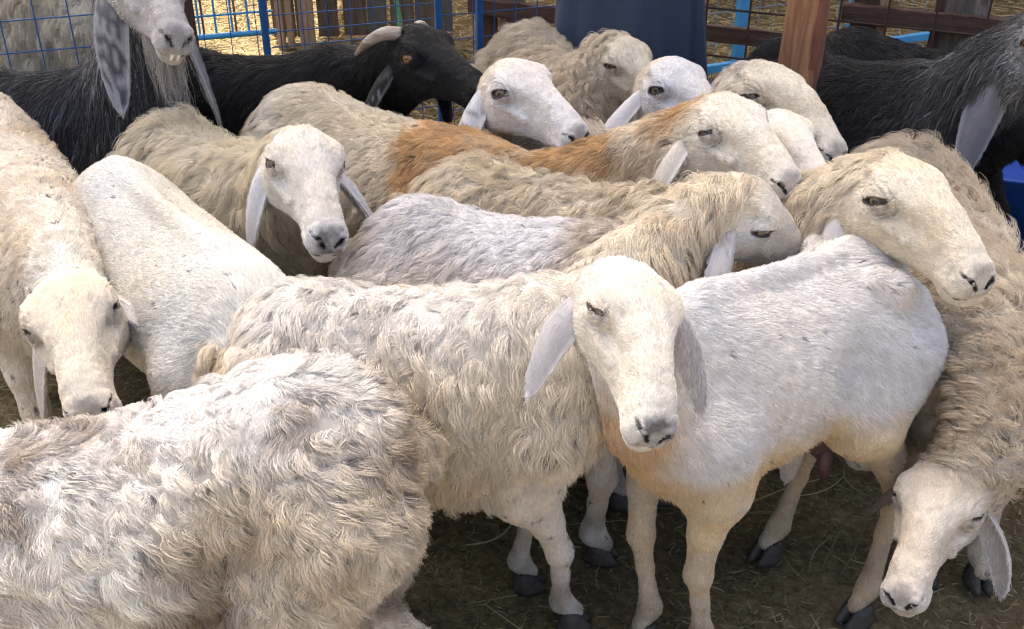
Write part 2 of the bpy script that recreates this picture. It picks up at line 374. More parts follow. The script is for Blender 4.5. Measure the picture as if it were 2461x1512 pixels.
def surface_nets(A, step):
    pts = [A['B'](x, y, z) for x in (-.44, .40) for y in (-.17, .17) for z in (.3, .78)] + list(A['neck']) + [A['HP'](x, y, z) for x in (-.02, .3) for y in (-.09, .09) for z in (-.1, .1)]
    for l in A['legs']: pts += l[1]
    pts = np.array(pts); lo = pts.min(0) - .07; hi = pts.max(0) + .07; lo[2] = max(lo[2], .018)
    K = 4; nc = np.ceil((hi - lo) / (step * K)).astype(int) + 1; n = nc * K + 1
    cg = [lo[i] + np.arange(nc[i]) * step * K + step * K / 2 for i in range(3)]
    C = np.stack(np.meshgrid(*cg, indexing='ij'), -1).reshape(-1, 3)
    fc = sdf(A, C).reshape(nc)
    near = np.abs(fc) < step * K * 1.7
    node = np.zeros(n, bool)
    for dx in range(K + 1):
        for dy in range(K + 1):
            for dz in range(K + 1):
                node[dx:dx + nc[0] * K:K, dy:dy + nc[1] * K:K, dz:dz + nc[2] * K:K] |= near
    f = np.full(n, .1, np.float32)
    ins = np.repeat(np.repeat(np.repeat(fc < 0, K, 0), K, 1), K, 2); f[:-1, :-1, :-1][ins] = -.1
    I = np.argwhere(node); f[node] = sdf(A, lo + I * step)
    neg = f < 0
    cnt = np.zeros(n - 1, np.int8)
    for dx in (0, 1):
        for dy in (0, 1):
            for dz in (0, 1):
                cnt += neg[dx:n[0] - 1 + dx, dy:n[1] - 1 + dy, dz:n[2] - 1 + dz]
    act = (cnt > 0) & (cnt < 8)
    idx = -np.ones(n - 1, np.int64); cells = np.argwhere(act); idx[act] = np.arange(len(cells))
    V = lo + (cells + .5) * step
    faces = []
    for ax in range(3):
        sl0 = [slice(1, -1)] * 3; a = [slice(None)] * 3
        o = [i for i in range(3) if i != ax]
        # edges along ax between node i and i+1, with neighbours in the other axes
        e0 = [slice(None)] * 3; e1 = [slice(None)] * 3
        e0[ax] = slice(0, -1); e1[ax] = slice(1, None)
        for k in o: e0[k] = slice(1, -1); e1[k] = slice(1, -1)
        d = neg[tuple(e0)].astype(np.int8) - neg[tuple(e1)].astype(np.int8)
        E_ = np.argwhere(d != 0); sg = d[d != 0]
        E_[:, o[0]] += 1; E_[:, o[1]] += 1
        def cid(du, dv):
            J = E_.copy(); J[:, o[0]] += du; J[:, o[1]] += dv; return idx[J[:, 0], J[:, 1], J[:, 2]]
        Q = np.stack([cid(-1, -1), cid(0, -1), cid(0, 0), cid(-1, 0)], -1)
        flip = (sg < 0) if ax != 1 else (sg > 0)
        Q[flip] = Q[flip][:, ::-1]
        faces.append(Q)
    Fc = np.concatenate(faces); Fc = Fc[(Fc >= 0).all(1)]
    return V, Fc
def project(A, V, it=3, e=.0015):
    for k in range(it):
        f = sdf(A, V); g = np.stack([sdf(A, V + np.eye(3)[i] * e) - f for i in range(3)], -1) / e
        V = V - np.clip(f, -.01, .01)[:, None] * g / ((g * g).sum(-1, keepdims=True) + .05)
    return V
def make_body(A, step=.010):
    V, Fc = surface_nets(A, step); V = project(A, V, 2)
    me = bpy.data.meshes.new('body'); me.from_pydata(V.tolist(), [], Fc.tolist()); bm = bmesh.new(); bm.from_mesh(me); bpy.data.meshes.remove(me)
    for r in range(A.get('refine', 0)):
        bm.edges.ensure_lookup_table()
        bm.verts.index_update(); co = np.array([tuple(v.co) for v in bm.verts]); ei = np.array([(e.verts[0].index, e.verts[1].index) for e in bm.edges]); mp = co[ei].mean(1)
        h = (mp - A['poll_w']); h = np.stack([h @ A['hx'], h @ A['hy'], h @ A['hz']], -1) / A['hs']
        if r == 0: m = (h[:, 0] > .01) & (h[:, 0] < .30) & (np.abs(h[:, 1]) < .085) & (np.abs(h[:, 2]) < .11)
        else:
            g_ = .006 * (r - 1)
            m = ((h[:, 0] > .066 + g_) & (h[:, 0] < .124 - g_) & (np.abs(h[:, 1]) > .03) & (np.abs(h[:, 1]) < .09) & (h[:, 2] > -.002 + g_) & (h[:, 2] < .050 - g_)) | ((h[:, 0] > .190 + g_) & (h[:, 0] < .3) & (np.abs(h[:, 1]) < .06) & (np.abs(h[:, 2]) < .06))
        ed = [bm.edges[i] for i in np.nonzero(m)[0]]
        if ed: bmesh.ops.subdivide_edges(bm, edges=ed, cuts=1, use_grid_fill=True)
    bmesh.ops.triangulate(bm, faces=[f for f in bm.faces if len(f.verts) > 4])
    bmesh.ops.recalc_face_normals(bm, faces=bm.faces)
    V = np.array([tuple(v.co) for v in bm.verts])
    if A.get('refine', 0): V = project(A, V, 2, .001)
    V = np.asarray(V, float)
    org = A['org']
    for v, c in zip(bm.verts, V - org): v.co = c
    bm.faces.ensure_lookup_table(); bm.normal_update(); fs = list(bm.faces)[::37]
    fcn = np.array([tuple(f.calc_center_median()) for f in fs]) + org; fnn = np.array([tuple(f.normal) for f in fs])
    if np.median(sdf(A, fcn + fnn * .004) - sdf(A, fcn - fnn * .004)) < 0: bmesh.ops.reverse_faces(bm, faces=bm.faces)
    me = bpy.data.meshes.new('body'); bm.to_mesh(me); bm.free(); me.shade_smooth()
    return me, V

def shade(A, P):
    """coat colour and region weights at points P"""
    ft, fn, fh, fl, ta, body, h = sdf_parts(A, P)
    D = np.stack([np.minimum(ft, ta), fn, fh, fl], -1); W = np.exp(-np.clip(D - D.min(-1, keepdims=True), 0, .5) / .018); W /= W.sum(-1, keepdims=True)
    zz = P[:, 2]
    # leg weight only below the elbow line
    W[:, 3] *= np.clip((.46 - zz / A['s']) / .10, 0, 1); W /= W.sum(-1, keepdims=True)
    tk = 1 - np.clip((h[:, 0] - .005) / .05, 0, 1); W[:, 1] += W[:, 2] * tk; W[:, 2] *= 1 - tk      # the poll carries neck wool
    c = A['colour'](A, P, body, h, W)
    return c, W, body, h

def mix(a, b, t): t = np.clip(t, 0, 1)[:, None]; return a * (1 - t) + np.asarray(b) * t
def tris_of(me, V):
    me.calc_loop_triangles(); T = np.empty(len(me.loop_triangles) * 3, np.int32); me.loop_triangles.foreach_get('vertices', T)
    return T.reshape(-1, 3)
ZB = {}
ZW, ZH = 340, 209
EYES = (-.7, 0., .7)
def zpix(c, cx):
    P = c - np.array([cx, 0, 0]); u, v, d = proj(P); return np.round(u / 1024 * ZW).astype(int) + 40, np.round(v / 629 * ZH).astype(int) + 40, d
def zbuf_add(V):
    for cx in EYES:
        Z = ZB.setdefault(cx, np.full((ZW + 80, ZH + 80), 1e3)); i, j, d = zpix(V, cx); m = (i > 0) & (j > 0) & (i < ZW + 79) & (j < ZH + 79); i, j, d = i[m], j[m], d[m]
        for di in (-1, 0, 1):
            for dj in (-1, 0, 1): np.minimum.at(Z, (i + di, j + dj), d)
def vis_weight(c, n, side=.12):
    w = np.zeros(len(c))
    for cx in EYES:
        d = nrm(CAMP + np.array([cx, 0, 0]) - c); f = np.clip(((d * n).sum(-1) + .35) / .25, side, 1)
        i, j, dd = zpix(c, cx); ok = (i > 0) & (j > 0) & (i < ZW + 79) & (j < ZH + 79); hid = np.ones(len(c), bool)
        Z = ZB[cx]; hid[ok] = dd[ok] > Z[i[ok], j[ok]] + .10
        w = np.maximum(w, np.where(hid, np.minimum(f, .15), f))
    return w

def strands_to_obj(name, P, R, Cc, parent, mat, org):
    """P (n,k,3), R (n,k), Cc (n,3)"""
    n, k = P.shape[:2]
    hc = bpy.data.hair_curves.new(name); hc.add_curves([k] * n)
    hc.position_data.foreach_set('vector', (P - org).astype(np.float32).ravel())
    ra = hc.attributes.get('radius') or hc.attributes.new('radius', 'FLOAT', 'POINT'); ra.data.foreach_set('value', R.astype(np.float32).ravel())
    ca = hc.attributes.new('col', 'FLOAT_COLOR', 'CURVE'); ca.data.foreach_set('color', np.concatenate([Cc, np.ones((n, 1))], -1).astype(np.float32).ravel())
    hc.materials.append(mat)
    o = bpy.data.objects.new(name, hc); COL.objects.link(o); o.parent = parent
    return o

def grow(A, P, Nn, Dr, Ln, lift, Cc, K=6, seed=0, rad=.0008, clump=.02, pull=.7, curl=0., messy=.25, droop=.3, sub=.4):
    """strands from roots P with normals Nn, groom direction Dr, length Ln"""
    n = len(P); rg = np.random.default_rng(seed)
    T = nrm(Dr - Nn * (Dr * Nn).sum(-1, keepdims=True))
    bi = np.cross(Nn, T)
    Pw = P + .35 * clump * np.stack([vnoise(P, .9 / clump, seed + 61), vnoise(P, .9 / clump, seed + 62), vnoise(P, .9 / clump, seed + 63)], -1)
    cc, ci = worley(Pw, clump, seed); A['_ci'] = ci
    ang = messy * ((hashf(ci + 17) - .5) * 1.5 + rg.normal(0, .45, n) + .9 * vnoise(P, 16, seed + 5) + .8 * vnoise(P, 48, seed + 6))
    lf = lift * (1 + .5 * (hashf(ci + 91) - .5)) + rg.normal(0, .09, n)
    d = nrm((T * np.cos(ang)[:, None] + bi * np.sin(ang)[:, None]) * np.cos(lf)[:, None] + Nn * np.sin(lf)[:, None])
    L = Ln * (.42 + .85 * rg.random(n)) * (.85 + .35 * hashf(ci + 33))
    t = np.linspace(0, 1, K)[None, :, None]
    Ld = L[:, None, None]
    X = P[:, None] + d[:, None] * t * Ld - np.array([0, 0, 1.]) * (droop * t * t * Ld) - Nn[:, None] * (.22 * t * t * Ld)
    # pull tips together
    tip = cc + d * L[:, None] * .9
    off = (cc - P); off = off - Nn * (off * Nn).sum(-1, keepdims=True)
    X = X + off[:, None] * (pull * t ** 1.3)
    if sub:
        c2, i2 = worley(P, clump * .4, seed + 3); o2 = c2 - P; o2 = o2 - Nn * (o2 * Nn).sum(-1, keepdims=True)
        X = X + o2[:, None] * (sub * t ** 1.1)
    if curl:
        ph = hashf(ci + 7) * 6.28; am = curl * (.5 + hashf(ci + 71)); wv = 2.2 + 2.5 * hashf(ci + 55)
        sn = np.sin(ph[:, None] + t[:, :, 0] * wv[:, None]) - np.sin(ph)[:, None]; cs = np.cos(ph[:, None] + t[:, :, 0] * wv[:, None]) - np.cos(ph)[:, None]
        X = X + bi[:, None] * (sn * (am * L)[:, None])[..., None] + Nn[:, None] * (cs * (am * L * .6)[:, None])[..., None]
    X = X + rg.normal(0, 1, (n, K, 3)) * (Ld * .03 * t)
    R = rad * (1.0 - .8 * np.linspace(0, 1, K)[None] ** 1.5) * (.7 + .6 * rg.random(n))[:, None]
    return X, R

def sample(V, T, dens, rg):
    a, b, c = V[T[:, 0]], V[T[:, 1]], V[T[:, 2]]; cr = np.cross(b - a, c - a); ar = np.linalg.norm(cr, axis=-1) / 2
    ex = ar * dens; k = np.floor(ex + rg.random(len(ex))).astype(int); i = np.repeat(np.arange(len(T)), k)
    r1 = np.sqrt(rg.random(len(i))); r2 = rg.random(len(i))
    w = np.stack([1 - r1, r1 * (1 - r2), r1 * r2], -1)
    return i, w

EYE_ME = None
def eye_mesh(r=.0165):
    bm = bmesh.new(); bmesh.ops.create_uvsphere(bm, u_segments=24, v_segments=16, radius=r)
    me = bpy.data.meshes.new('eye'); bm.to_mesh(me); bm.free(); me.shade_smooth(); return me
HOOF_ME = None
def hoof_mesh():
    V, Fc = [], []
    for sy in (-1, 1):
        rings = []
        for z, x0, x1, w in ((0, -.026, .052, .0165), (.012, -.025, .046, .0165), (.028, -.022, .034, .015), (.044, -.016, .022, .011), (.05, -.008, .012, .005)):
            r = []
            for k in range(12):
                a = 2 * math.pi * k / 12; ca, sa = math.cos(a), math.sin(a)
                xx = (x0 + x1) / 2 + (x1 - x0) / 2 * ca; ww = w * (1 - .35 * max(ca, 0) ** 2)
                r.append((xx, sy * (.0165 - .004 * max(ca, 0)) + ww * sa * (1 if True else 1), z))
            rings.append(r)
        b = len(V)
        for r in rings: V += r
        for j in range(len(rings) - 1):
            for k in range(12):
                q = [b + j * 12 + k, b + j * 12 + (k + 1) % 12, b + (j + 1) * 12 + (k + 1) % 12, b + (j + 1) * 12 + k]; Fc.append(q)
        Fc.append([b + k for k in range(12)][::-1]); Fc.append([b + 48 + k for k in range(12)])
    me = bpy.data.meshes.new('hoof'); me.from_pydata(V, [], Fc); me.update(); me.shade_smooth(); me.materials.append(M_HOOF); return me

def ear_geo(A, side, E):
    """drooping ear: V, F, vertex colours; centre line leaves the head sideways and hangs along E['dir']"""
    hs = A['hs']; HP = A['HP']; base = HP(E.get('bx', .045), side * E.get('by', .060), E.get('bz', .006))
    out = A['hy'] * side
    dr = nrm(np.array(E['dir'], float)); ln = E.get('len', .175) * hs; wd = E.get('wid', .029) * hs
    nS, nW = 22, 9
    p1 = base + out * E.get('spread', .040) * hs + dr * .015 * hs; p2 = p1 + dr * ln
    cb = np.array(E.get('curve', (0, 0, 0)), float) * hs
    wax0 = np.array(E.get('wax', A['hx']), float)
    V, up = [], []
    for i in range(nS):
        t = i / (nS - 1); c = (1 - t)**2 * (base - out * .026 * hs - dr * .012 * hs) + 2 * t * (1 - t) * (p1 + dr * ln * .12) + t * t * p2
        c = c + cb * math.sin(math.pi * t)
        tan = nrm((1 - t) * (p1 - base) + t * (p2 - p1)); wa = nrm(wax0 - tan * (wax0 @ tan)); no = np.cross(tan, wa)
        if no @ out < 0: no = -no
        u_ = min(1, t / .55); w = wd * (.62 + .38 * u_ * u_ * (3 - 2 * u_))
        if t > .55: w *= math.sqrt(max(0, 1 - ((t - .55) / .45) ** E.get('tip', 2.0))) 
        w = max(w, .0015); cup = E.get('cup', .45) * (1.9 - 1.3 * t)
        for j in range(nW):
            u = j / (nW - 1) * 2 - 1
            V.append(c + wa * (w * u * .9) - no * (abs(u) ** 1.6 * w * cup))
    V = np.array(V); n = len(V)
    # second layer for thickness
    Nn = np.zeros_like(V); G = V.reshape(nS, nW, 3); du = np.gradient(G, axis=0); dv = np.gradient(G, axis=1); Nn = nrm(np.cross(du, dv)).reshape(-1, 3)
    if (Nn.mean(0) @ out) < 0: Nn = -Nn
    th = .0035 * hs * np.ones(n)
    V2 = np.concatenate([V + Nn * th[:, None] * .5, V - Nn * th[:, None] * .5]); Fc = []
    for i in range(nS - 1):
        for j in range(nW - 1):
            a = i * nW + j; Fc.append((a, a + 1, a + nW + 1, a + nW)); b = a + n; Fc.append((b, b + nW, b + nW + 1, b + 1))
    ring = [i * nW for i in range(nS)] + [(nS - 1) * nW + j for j in range(1, nW)] + [i * nW + nW - 1 for i in range(nS - 2, -1, -1)] + [j for j in range(nW - 2, 0, -1)]
    for k in range(len(ring)):
        a, b = ring[k], ring[(k + 1) % len(ring)]; Fc.append((a, a + n, b + n, b))
    tt = np.repeat(np.linspace(0, 1, nS), nW); uu = np.tile(np.abs(np.linspace(-1, 1, nW)), nS)
    return V2, Fc, np.concatenate([tt, tt]), np.concatenate([uu, uu]), dr

def tube(name, pts, rads, mat, parent, org, seg=14, smooth=True, ridge=0.):
    pts = np.array(pts, float); V, Fc = [], []; n = len(pts)
    prev = None
    for i in range(n):
        t = nrm(pts[min(i + 1, n - 1)] - pts[max(i - 1, 0)])
        if prev is None: a = nrm(np.cross(t, (0.31, .2, .9)))
        else: a = nrm(prev - t * (prev @ t))
        prev = a; b = np.cross(t, a)
        for k in range(seg):
            an = 2 * math.pi * k / seg
            r = rads[i] * (1 + (ridge * (1 if i % 2 else -1)))
            V.append(pts[i] - org + (a * math.cos(an) + b * math.sin(an)) * r)
    for i in range(n - 1):
        for k in range(seg):
            Fc.append((i * seg + k, i * seg + (k + 1) % seg, (i + 1) * seg + (k + 1) % seg, (i + 1) * seg + k))
    Fc.append(tuple(range(seg))[::-1]); Fc.append(tuple((n - 1) * seg + k for k in range(seg)))
    return mesh_obj(name, V, Fc, mat, parent, smooth)

STAT = {}
def animal(A):
    global EYE_ME, HOOF_ME
    A.setdefault('seed', hash(A['label']) % 1000 if False else sum(ord(ch) for ch in A['label']) % 997)
    kind = A.get('kind', 'sheep'); build_frames(A); rg = np.random.default_rng(A['seed']); org = A['org']; s = A['s']
    root = empty(kind, org); tag(root, A['label'], kind, A.get('group', 'sheep crowded together in the pen' if kind == 'sheep' else 'goats standing among the sheep'))
    k_ = A['coat']
    me, V = make_body(A, A.get('step', .0095))
    bo = bpy.data.objects.new('body', me); COL.objects.link(bo); bo.parent = root; me.materials.append(M_SKIN)
    c, W, body, h = shade(A, V)
    # bare skin marks: nostrils, lips, eye rims
    ha = h.copy(); ha[:, 1] = np.abs(ha[:, 1])
    eo = A.get('eye_open', .0062)
    ex = ha[:, 0] - .092; ez = ha[:, 2] - .0255; inh = (ha[:, 1] > .03) & (ha[:, 1] < .085)
    rim = np.sqrt(((ex * .84 + ez * .54) / .0225) ** 2 + ((ez * .84 - ex * .54) / (eo + .0020)) ** 2); rimw = np.clip((1.2 - rim) / .25, 0, 1) * inh
    nos = np.minimum(cone(ha, np.array([.273, .010, -.006]), np.array([.268, .019, .006]), .0038, .0050), cone(ha, np.array([.268, .019, .006]), np.array([.252, .0315, .012]), .005, .0024))
    nosw = np.clip(-nos / .002 + .4, 0, 1)
    mou = np.minimum(cone(ha, np.array([.281, .0, -.026]), np.array([.260, .027, -.028]), .0036, .0044), np.minimum(cone(ha, np.array([.260, .027, -.028]), np.array([.225, .0355, -.026]), .0044, .0046), cone(ha, np.array([.225, .0355, -.026]), np.array([.190, .039, -.016]), .0046, .003))); mouw = np.clip(-mou / .002 + .3, 0, 1)
    nose_pad = np.clip((ha[:, 0] - .255 + .25 * np.abs(ha[:, 1] - .012)) / .008, 0, 1) * np.clip((ha[:, 2] + .022) / .005, 0, 1) * np.clip((.026 - ha[:, 1]) / .006, 0, 1)
    A['_bare'] = None
    ncol = np.array(A.get('nose_col', (.10, .085, .08)))
    c = mix(c, ncol, nose_pad * np.clip(.7 + .35 * vnoise(V, 150, 7) + .6 * vnoise(V, 50, 8), 0, 1) * A.get('nose_dark', .35)); sk_ = k_.get('skin', .55); c2 = c * (sk_ + (max(sk_, .80) - sk_) * np.clip(W[:, 2] + W[:, 3], 0, 1))[:, None]; c2 = mix(c2, (.012, .01, .01), nosw); c2 = mix(c2, (.03, .024, .022), mouw * .9); c2 = mix(c2, (.035, .028, .026), rimw * .95)  # skin darkened to carry the shade between wool strands
    bald = A.get('bald')
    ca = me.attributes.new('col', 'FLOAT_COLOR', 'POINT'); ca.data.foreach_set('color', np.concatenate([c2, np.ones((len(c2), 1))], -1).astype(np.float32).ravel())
    zbuf_add(V)
    # eyes
    if EYE_ME is None: EYE_ME = {'sheep': eye_mesh(), 'goat': eye_mesh()}; EYE_ME['sheep'].materials.append(M_EYE); EYE_ME['goat'].materials.append(M_EYEG)
    if A.get('refine', 0):
        for side in (-1, 1):
            o = bpy.data.objects.new('eye', EYE_ME[kind]); COL.objects.link(o); o.parent = root
            zz = nrm(A['hy'] * side + A['hx'] * .22 + A['hz'] * .05); xq = A['hx'] * .84 + A['hz'] * .54; xx = nrm(xq - zz * (xq @ zz)); yy = np.cross(zz, xx)
            Mx = Matrix(np.array([xx, yy, zz]).T.tolist()).to_4x4(); Mx.translation = Vector(A['HP'](.091, side * .0490, .025) - org); o.matrix_local = Mx @ Matrix.Scale(A['hs'], 4)
    if HOOF_ME is None: HOOF_ME = hoof_mesh()
    for key, pts, rad, hoof in A['legs']:
        if key in A.get('nohoof', ()): continue
        o = bpy.data.objects.new('hoof', HOOF_ME); COL.objects.link(o); o.parent = root
        fa = A['fx']; fd = A.get('hoofdir', {}).get(key)
        if fd is not None: fa = nrm(np.array([fd[0], fd[1], 0.]))
        fyy = np.array([-fa[1], fa[0], 0]); Mx = Matrix(np.array([fa, fyy, [0, 0, 1.]]).T.tolist()).to_4x4(); Mx.translation = Vector(hoof + np.array([0, 0, .004]) - org); o.matrix_local = Mx @ Matrix.Scale(s * .92, 4)
    for hpts in A.get('horns', ()):
        pts = np.array([A['HP'](*q[:3]) for q in hpts]); t_ = np.linspace(0, 1, 26)
        cs_ = np.linspace(0, 1, len(pts)); ip = np.stack([np.interp(t_, *curve(cs_, pts[:, k])) for k in range(3)], -1)
        tube('horn', ip, np.interp(t_, cs_, [q[3] * A['hs'] for q in hpts]), M_HORN, root, org, 14, ridge=.025)
    return dict(A=A, me=me, V=V, c=c, W=W, body=body, h=h, root=root, rim=rim, inh=inh, nosw=nosw, rimw=rimw, mouw=mouw, nose_pad=nose_pad, rg=rg)

def animal_coat(st):
    A, me, V, c, W, body, h, root, rim, inh, nosw, rimw, mouw, nose_pad, rg = (st[k] for k in 'A me V c W body h root rim inh nosw rimw mouw nose_pad rg'.split())
    org = A['org']; s = A['s']; kind = A.get('kind', 'sheep')
    XS, RS, CS = [], [], []
    k_ = A['coat']
    # ears
    for side, key in ((1, 'earL'), (-1, 'earR')):
        E = A.get(key, A.get('ear', {'dir': (0, 0, -1)}))
        if E is None: continue
        EV, EF, et, eu, dr = ear_geo(A, side, E)
        eo_ = mesh_obj('ear', EV - org, EF, M_SKIN, root)
        ec = np.array(E.get('col', (.70, .66, .60))) * (1 + .12 * vnoise(EV, 60, 3))[:, None]
        sp = np.clip((vnoise(EV, 160, A['seed']) + .4 * vnoise(EV, 60, A['seed'] + 4) - E.get('spot_t', .45)) * 5, 0, 1) * E.get('spots', .0) * np.clip(et * 1.6, 0, 1)
        ec = mix(ec, E.get('spot_col', (.07, .07, .08)), sp); ec = mix(ec, E.get('edge_col', (.75, .73, .71)), np.clip((eu - .86) * 8, 0, 1) * .8)
        at = eo_.data.attributes.new('col', 'FLOAT_COLOR', 'POINT'); at.data.foreach_set('color', np.concatenate([ec * .72, np.ones((len(ec), 1))], -1).astype(np.float32).ravel())  # ear skin darkened to stand in for hair shadow
        T = tris_of(eo_.data, EV); nn = nrm(np.cross(EV[T[:, 1]] - EV[T[:, 0]], EV[T[:, 2]] - EV[T[:, 0]]))
        i, w = sample(EV, T, A.get('ear_dens', 150000) * k_.get('q', 1), rg); P = (EV[T[i]] * w[..., None]).sum(1); cc = (ec[T[i]] * w[..., None]).sum(1)
        X, R = grow(A, P, nn[i], np.tile(dr, (len(P), 1)), np.full(len(P), E.get('hair', .011)), .26, cc, 5, A['seed'] + 3, .0006, .010, .35, 0, .25, .1, .2)
        cc = cc * (.84 + .30 * rg.random(len(cc)))[:, None]
        XS.append(X); RS.append(R); CS.append(cc)
    # coat strands
    T = tris_of(me, V); tc = V[T].mean(1); tn = nrm(np.cross(V[T[:, 1]] - V[T[:, 0]], V[T[:, 2]] - V[T[:, 0]]))
    vw = vis_weight(tc, tn)
    Lv = W @ np.array([k_['body'], k_['neck'], k_['head'], k_['leg']])
    if 'len_fn' in A: Lv = A['len_fn'](A, V, body, h, W, Lv)
    fade = np.clip(1 - .55 * np.clip((h[:, 0] - .20) / .05, 0, 1) * W[:, 2], .3, 1) * np.clip(1 - .5 * np.clip(1.5 - rim * .55, 0, 1) * inh * W[:, 2], .4, 1)
    Lv = Lv * fade
    # bare skin keeps no hair
    bare = np.clip(nosw * 1.6 + rimw * 1.6 + mouw * 1.2 + nose_pad * .3, 0, 1)
    neckhead = np.clip((h[:, 0] - .0) / .05, 0, 1)
    Lt = Lv[T].mean(1); bt = bare[T].mean(1)
    rad_t = k_.get('rad', .0008); cover = k_.get('cover', 2.6)
    rt_ = np.where(Lt > .014, rad_t, k_.get('srad', .00058))
    dens = np.clip(cover / (Lt * 1.35 * rt_), 0, 360000) * vw * (1 - bt) * k_.get('q', 1)
    dens *= np.where(tc[:, 2] < k_.get('zlow', 0), .3, 1)
    dens[Lt < .0015] = 0
    i, w = sample(V, T, dens, rg)
    P = (V[T[i]] * w[..., None]).sum(1); Lr = (Lv[T[i]] * w).sum(1); cc = (c[T[i]] * w[..., None]).sum(1); Wt = (W[T[i]] * w[..., None]).sum(1); bw = (body[T[i]] * w[..., None]).sum(1)
    # smooth normals
    vn = np.zeros_like(V); 
    for kx in range(3): np.add.at(vn, T[:, kx], tn)
    vn = nrm(vn); Nn = nrm((vn[T[i]] * w[..., None]).sum(1))
    nd = nrm(A['neck'][0] - A['neck'][-1])
    gd = A.get('groom', (-.75, 0, -.6))
    Db = A['fx'] * gd[0] + np.array([0, 0, gd[2]])[None] + A['fy'][None] * (np.sign(bw[:, 1]) * gd[1])[:, None]
    Dr = Wt[:, 0:1] * Db + Wt[:, 1:2] * (nd * .8 + np.array([0, 0, -.45])) + Wt[:, 2:3] * (-A['hx'] * 1.0 + A['hz'] * -.25) + Wt[:, 3:4] * np.array([0, 0, -1.])
    lift = Wt @ np.array([k_.get('lift', .6), k_.get('nlift', k_.get('lift', .6) * .8), .20, .28])
    wool = np.clip((Lr - .010) / .008, 0, 1) > .5
    for msk, kw in ((wool, dict(K=k_.get('K', 7), rad=rad_t, clump=k_.get('clump', .022), pull=k_.get('pull', .65), curl=k_.get('curl', .15), messy=k_.get('messy', .4), droop=k_.get('droop', .25), sub=k_.get('sub', .45))),
                    (~wool, dict(K=5, rad=k_.get('srad', .00058), clump=.010, pull=.34, curl=0., messy=.30, droop=.05, sub=.0))):
        if msk.sum() == 0: continue
        X, R = grow(A, P[msk], Nn[msk], Dr[msk], Lr[msk], lift[msk], cc[msk], seed=A['seed'] + 11, **kw)
        ci = A['_ci']
        cv_ = k_.get('cvar', .16) if kw['K'] > 5 else .13
        v = 1 - cv_ * .5 + cv_ * hashf(ci + 5) + (.16 + cv_) * (rg.random(msk.sum()) - .5)
        dc = worley(P[msk], k_.get('tagsize', .009), A['seed'] + 5)[1]; v = np.where((hashf(dc + 3) < k_.get('tags', .012)) & (Wt[msk][:, 2] < .3), v * (.25 + .3 * hashf(dc + 9)), v)
        if 'streak' in k_ and kw['K'] > 5: v = v * np.exp(k_['streak'] * rg.normal(0, 1, msk.sum()))
        XS.append(X); RS.append(R); CS.append(np.clip(cc[msk] * v[:, None], 0, .95))
    if 'beard' in A:
        x0, x1, n_, ln_, col_ = A['beard']; hx_ = rg.uniform(x0, x1, n_); hy_ = rg.normal(0, .013, n_); hz_ = np.interp(hx_, *A['_HT']['bot']) + .006
        Pb = A['poll_w'] + (A['hx'][None] * hx_[:, None] + A['hy'][None] * hy_[:, None] + A['hz'][None] * hz_[:, None]) * A['hs']
        X, R = grow(A, Pb, np.tile(nrm(np.array([.1, -1, -.2])), (n_, 1)), np.tile([0, 0, -1.], (n_, 1)), ln_ * rg.uniform(.5, 1.1, n_), .0, None, k_.get('K', 7), 5, .0007, .012, .6, .06, .10, .6, .3)
        XS.append(X); RS.append(R); CS.append(np.array(col_) * rg.uniform(.6, 1.3, n_)[:, None])
    mat = M_HAIR if A.get('hairmat') else M_WOOL
    by = {}
    for X, R, Cx in zip(XS, RS, CS): by.setdefault(X.shape[1], []).append((X, R, Cx))
    for kk, lst in by.items():
        nm = 'fleece' if kk == max(by) and kk != 5 else 'short_hair'
        strands_to_obj(nm, np.concatenate([l[0] for l in lst]), np.concatenate([l[1] for l in lst]), np.concatenate([l[2] for l in lst]), root, mat, org)['kind'] = 'stuff'
    STAT[A['label'][:20]] = (len(V), sum(len(x) for x in XS))
    return root
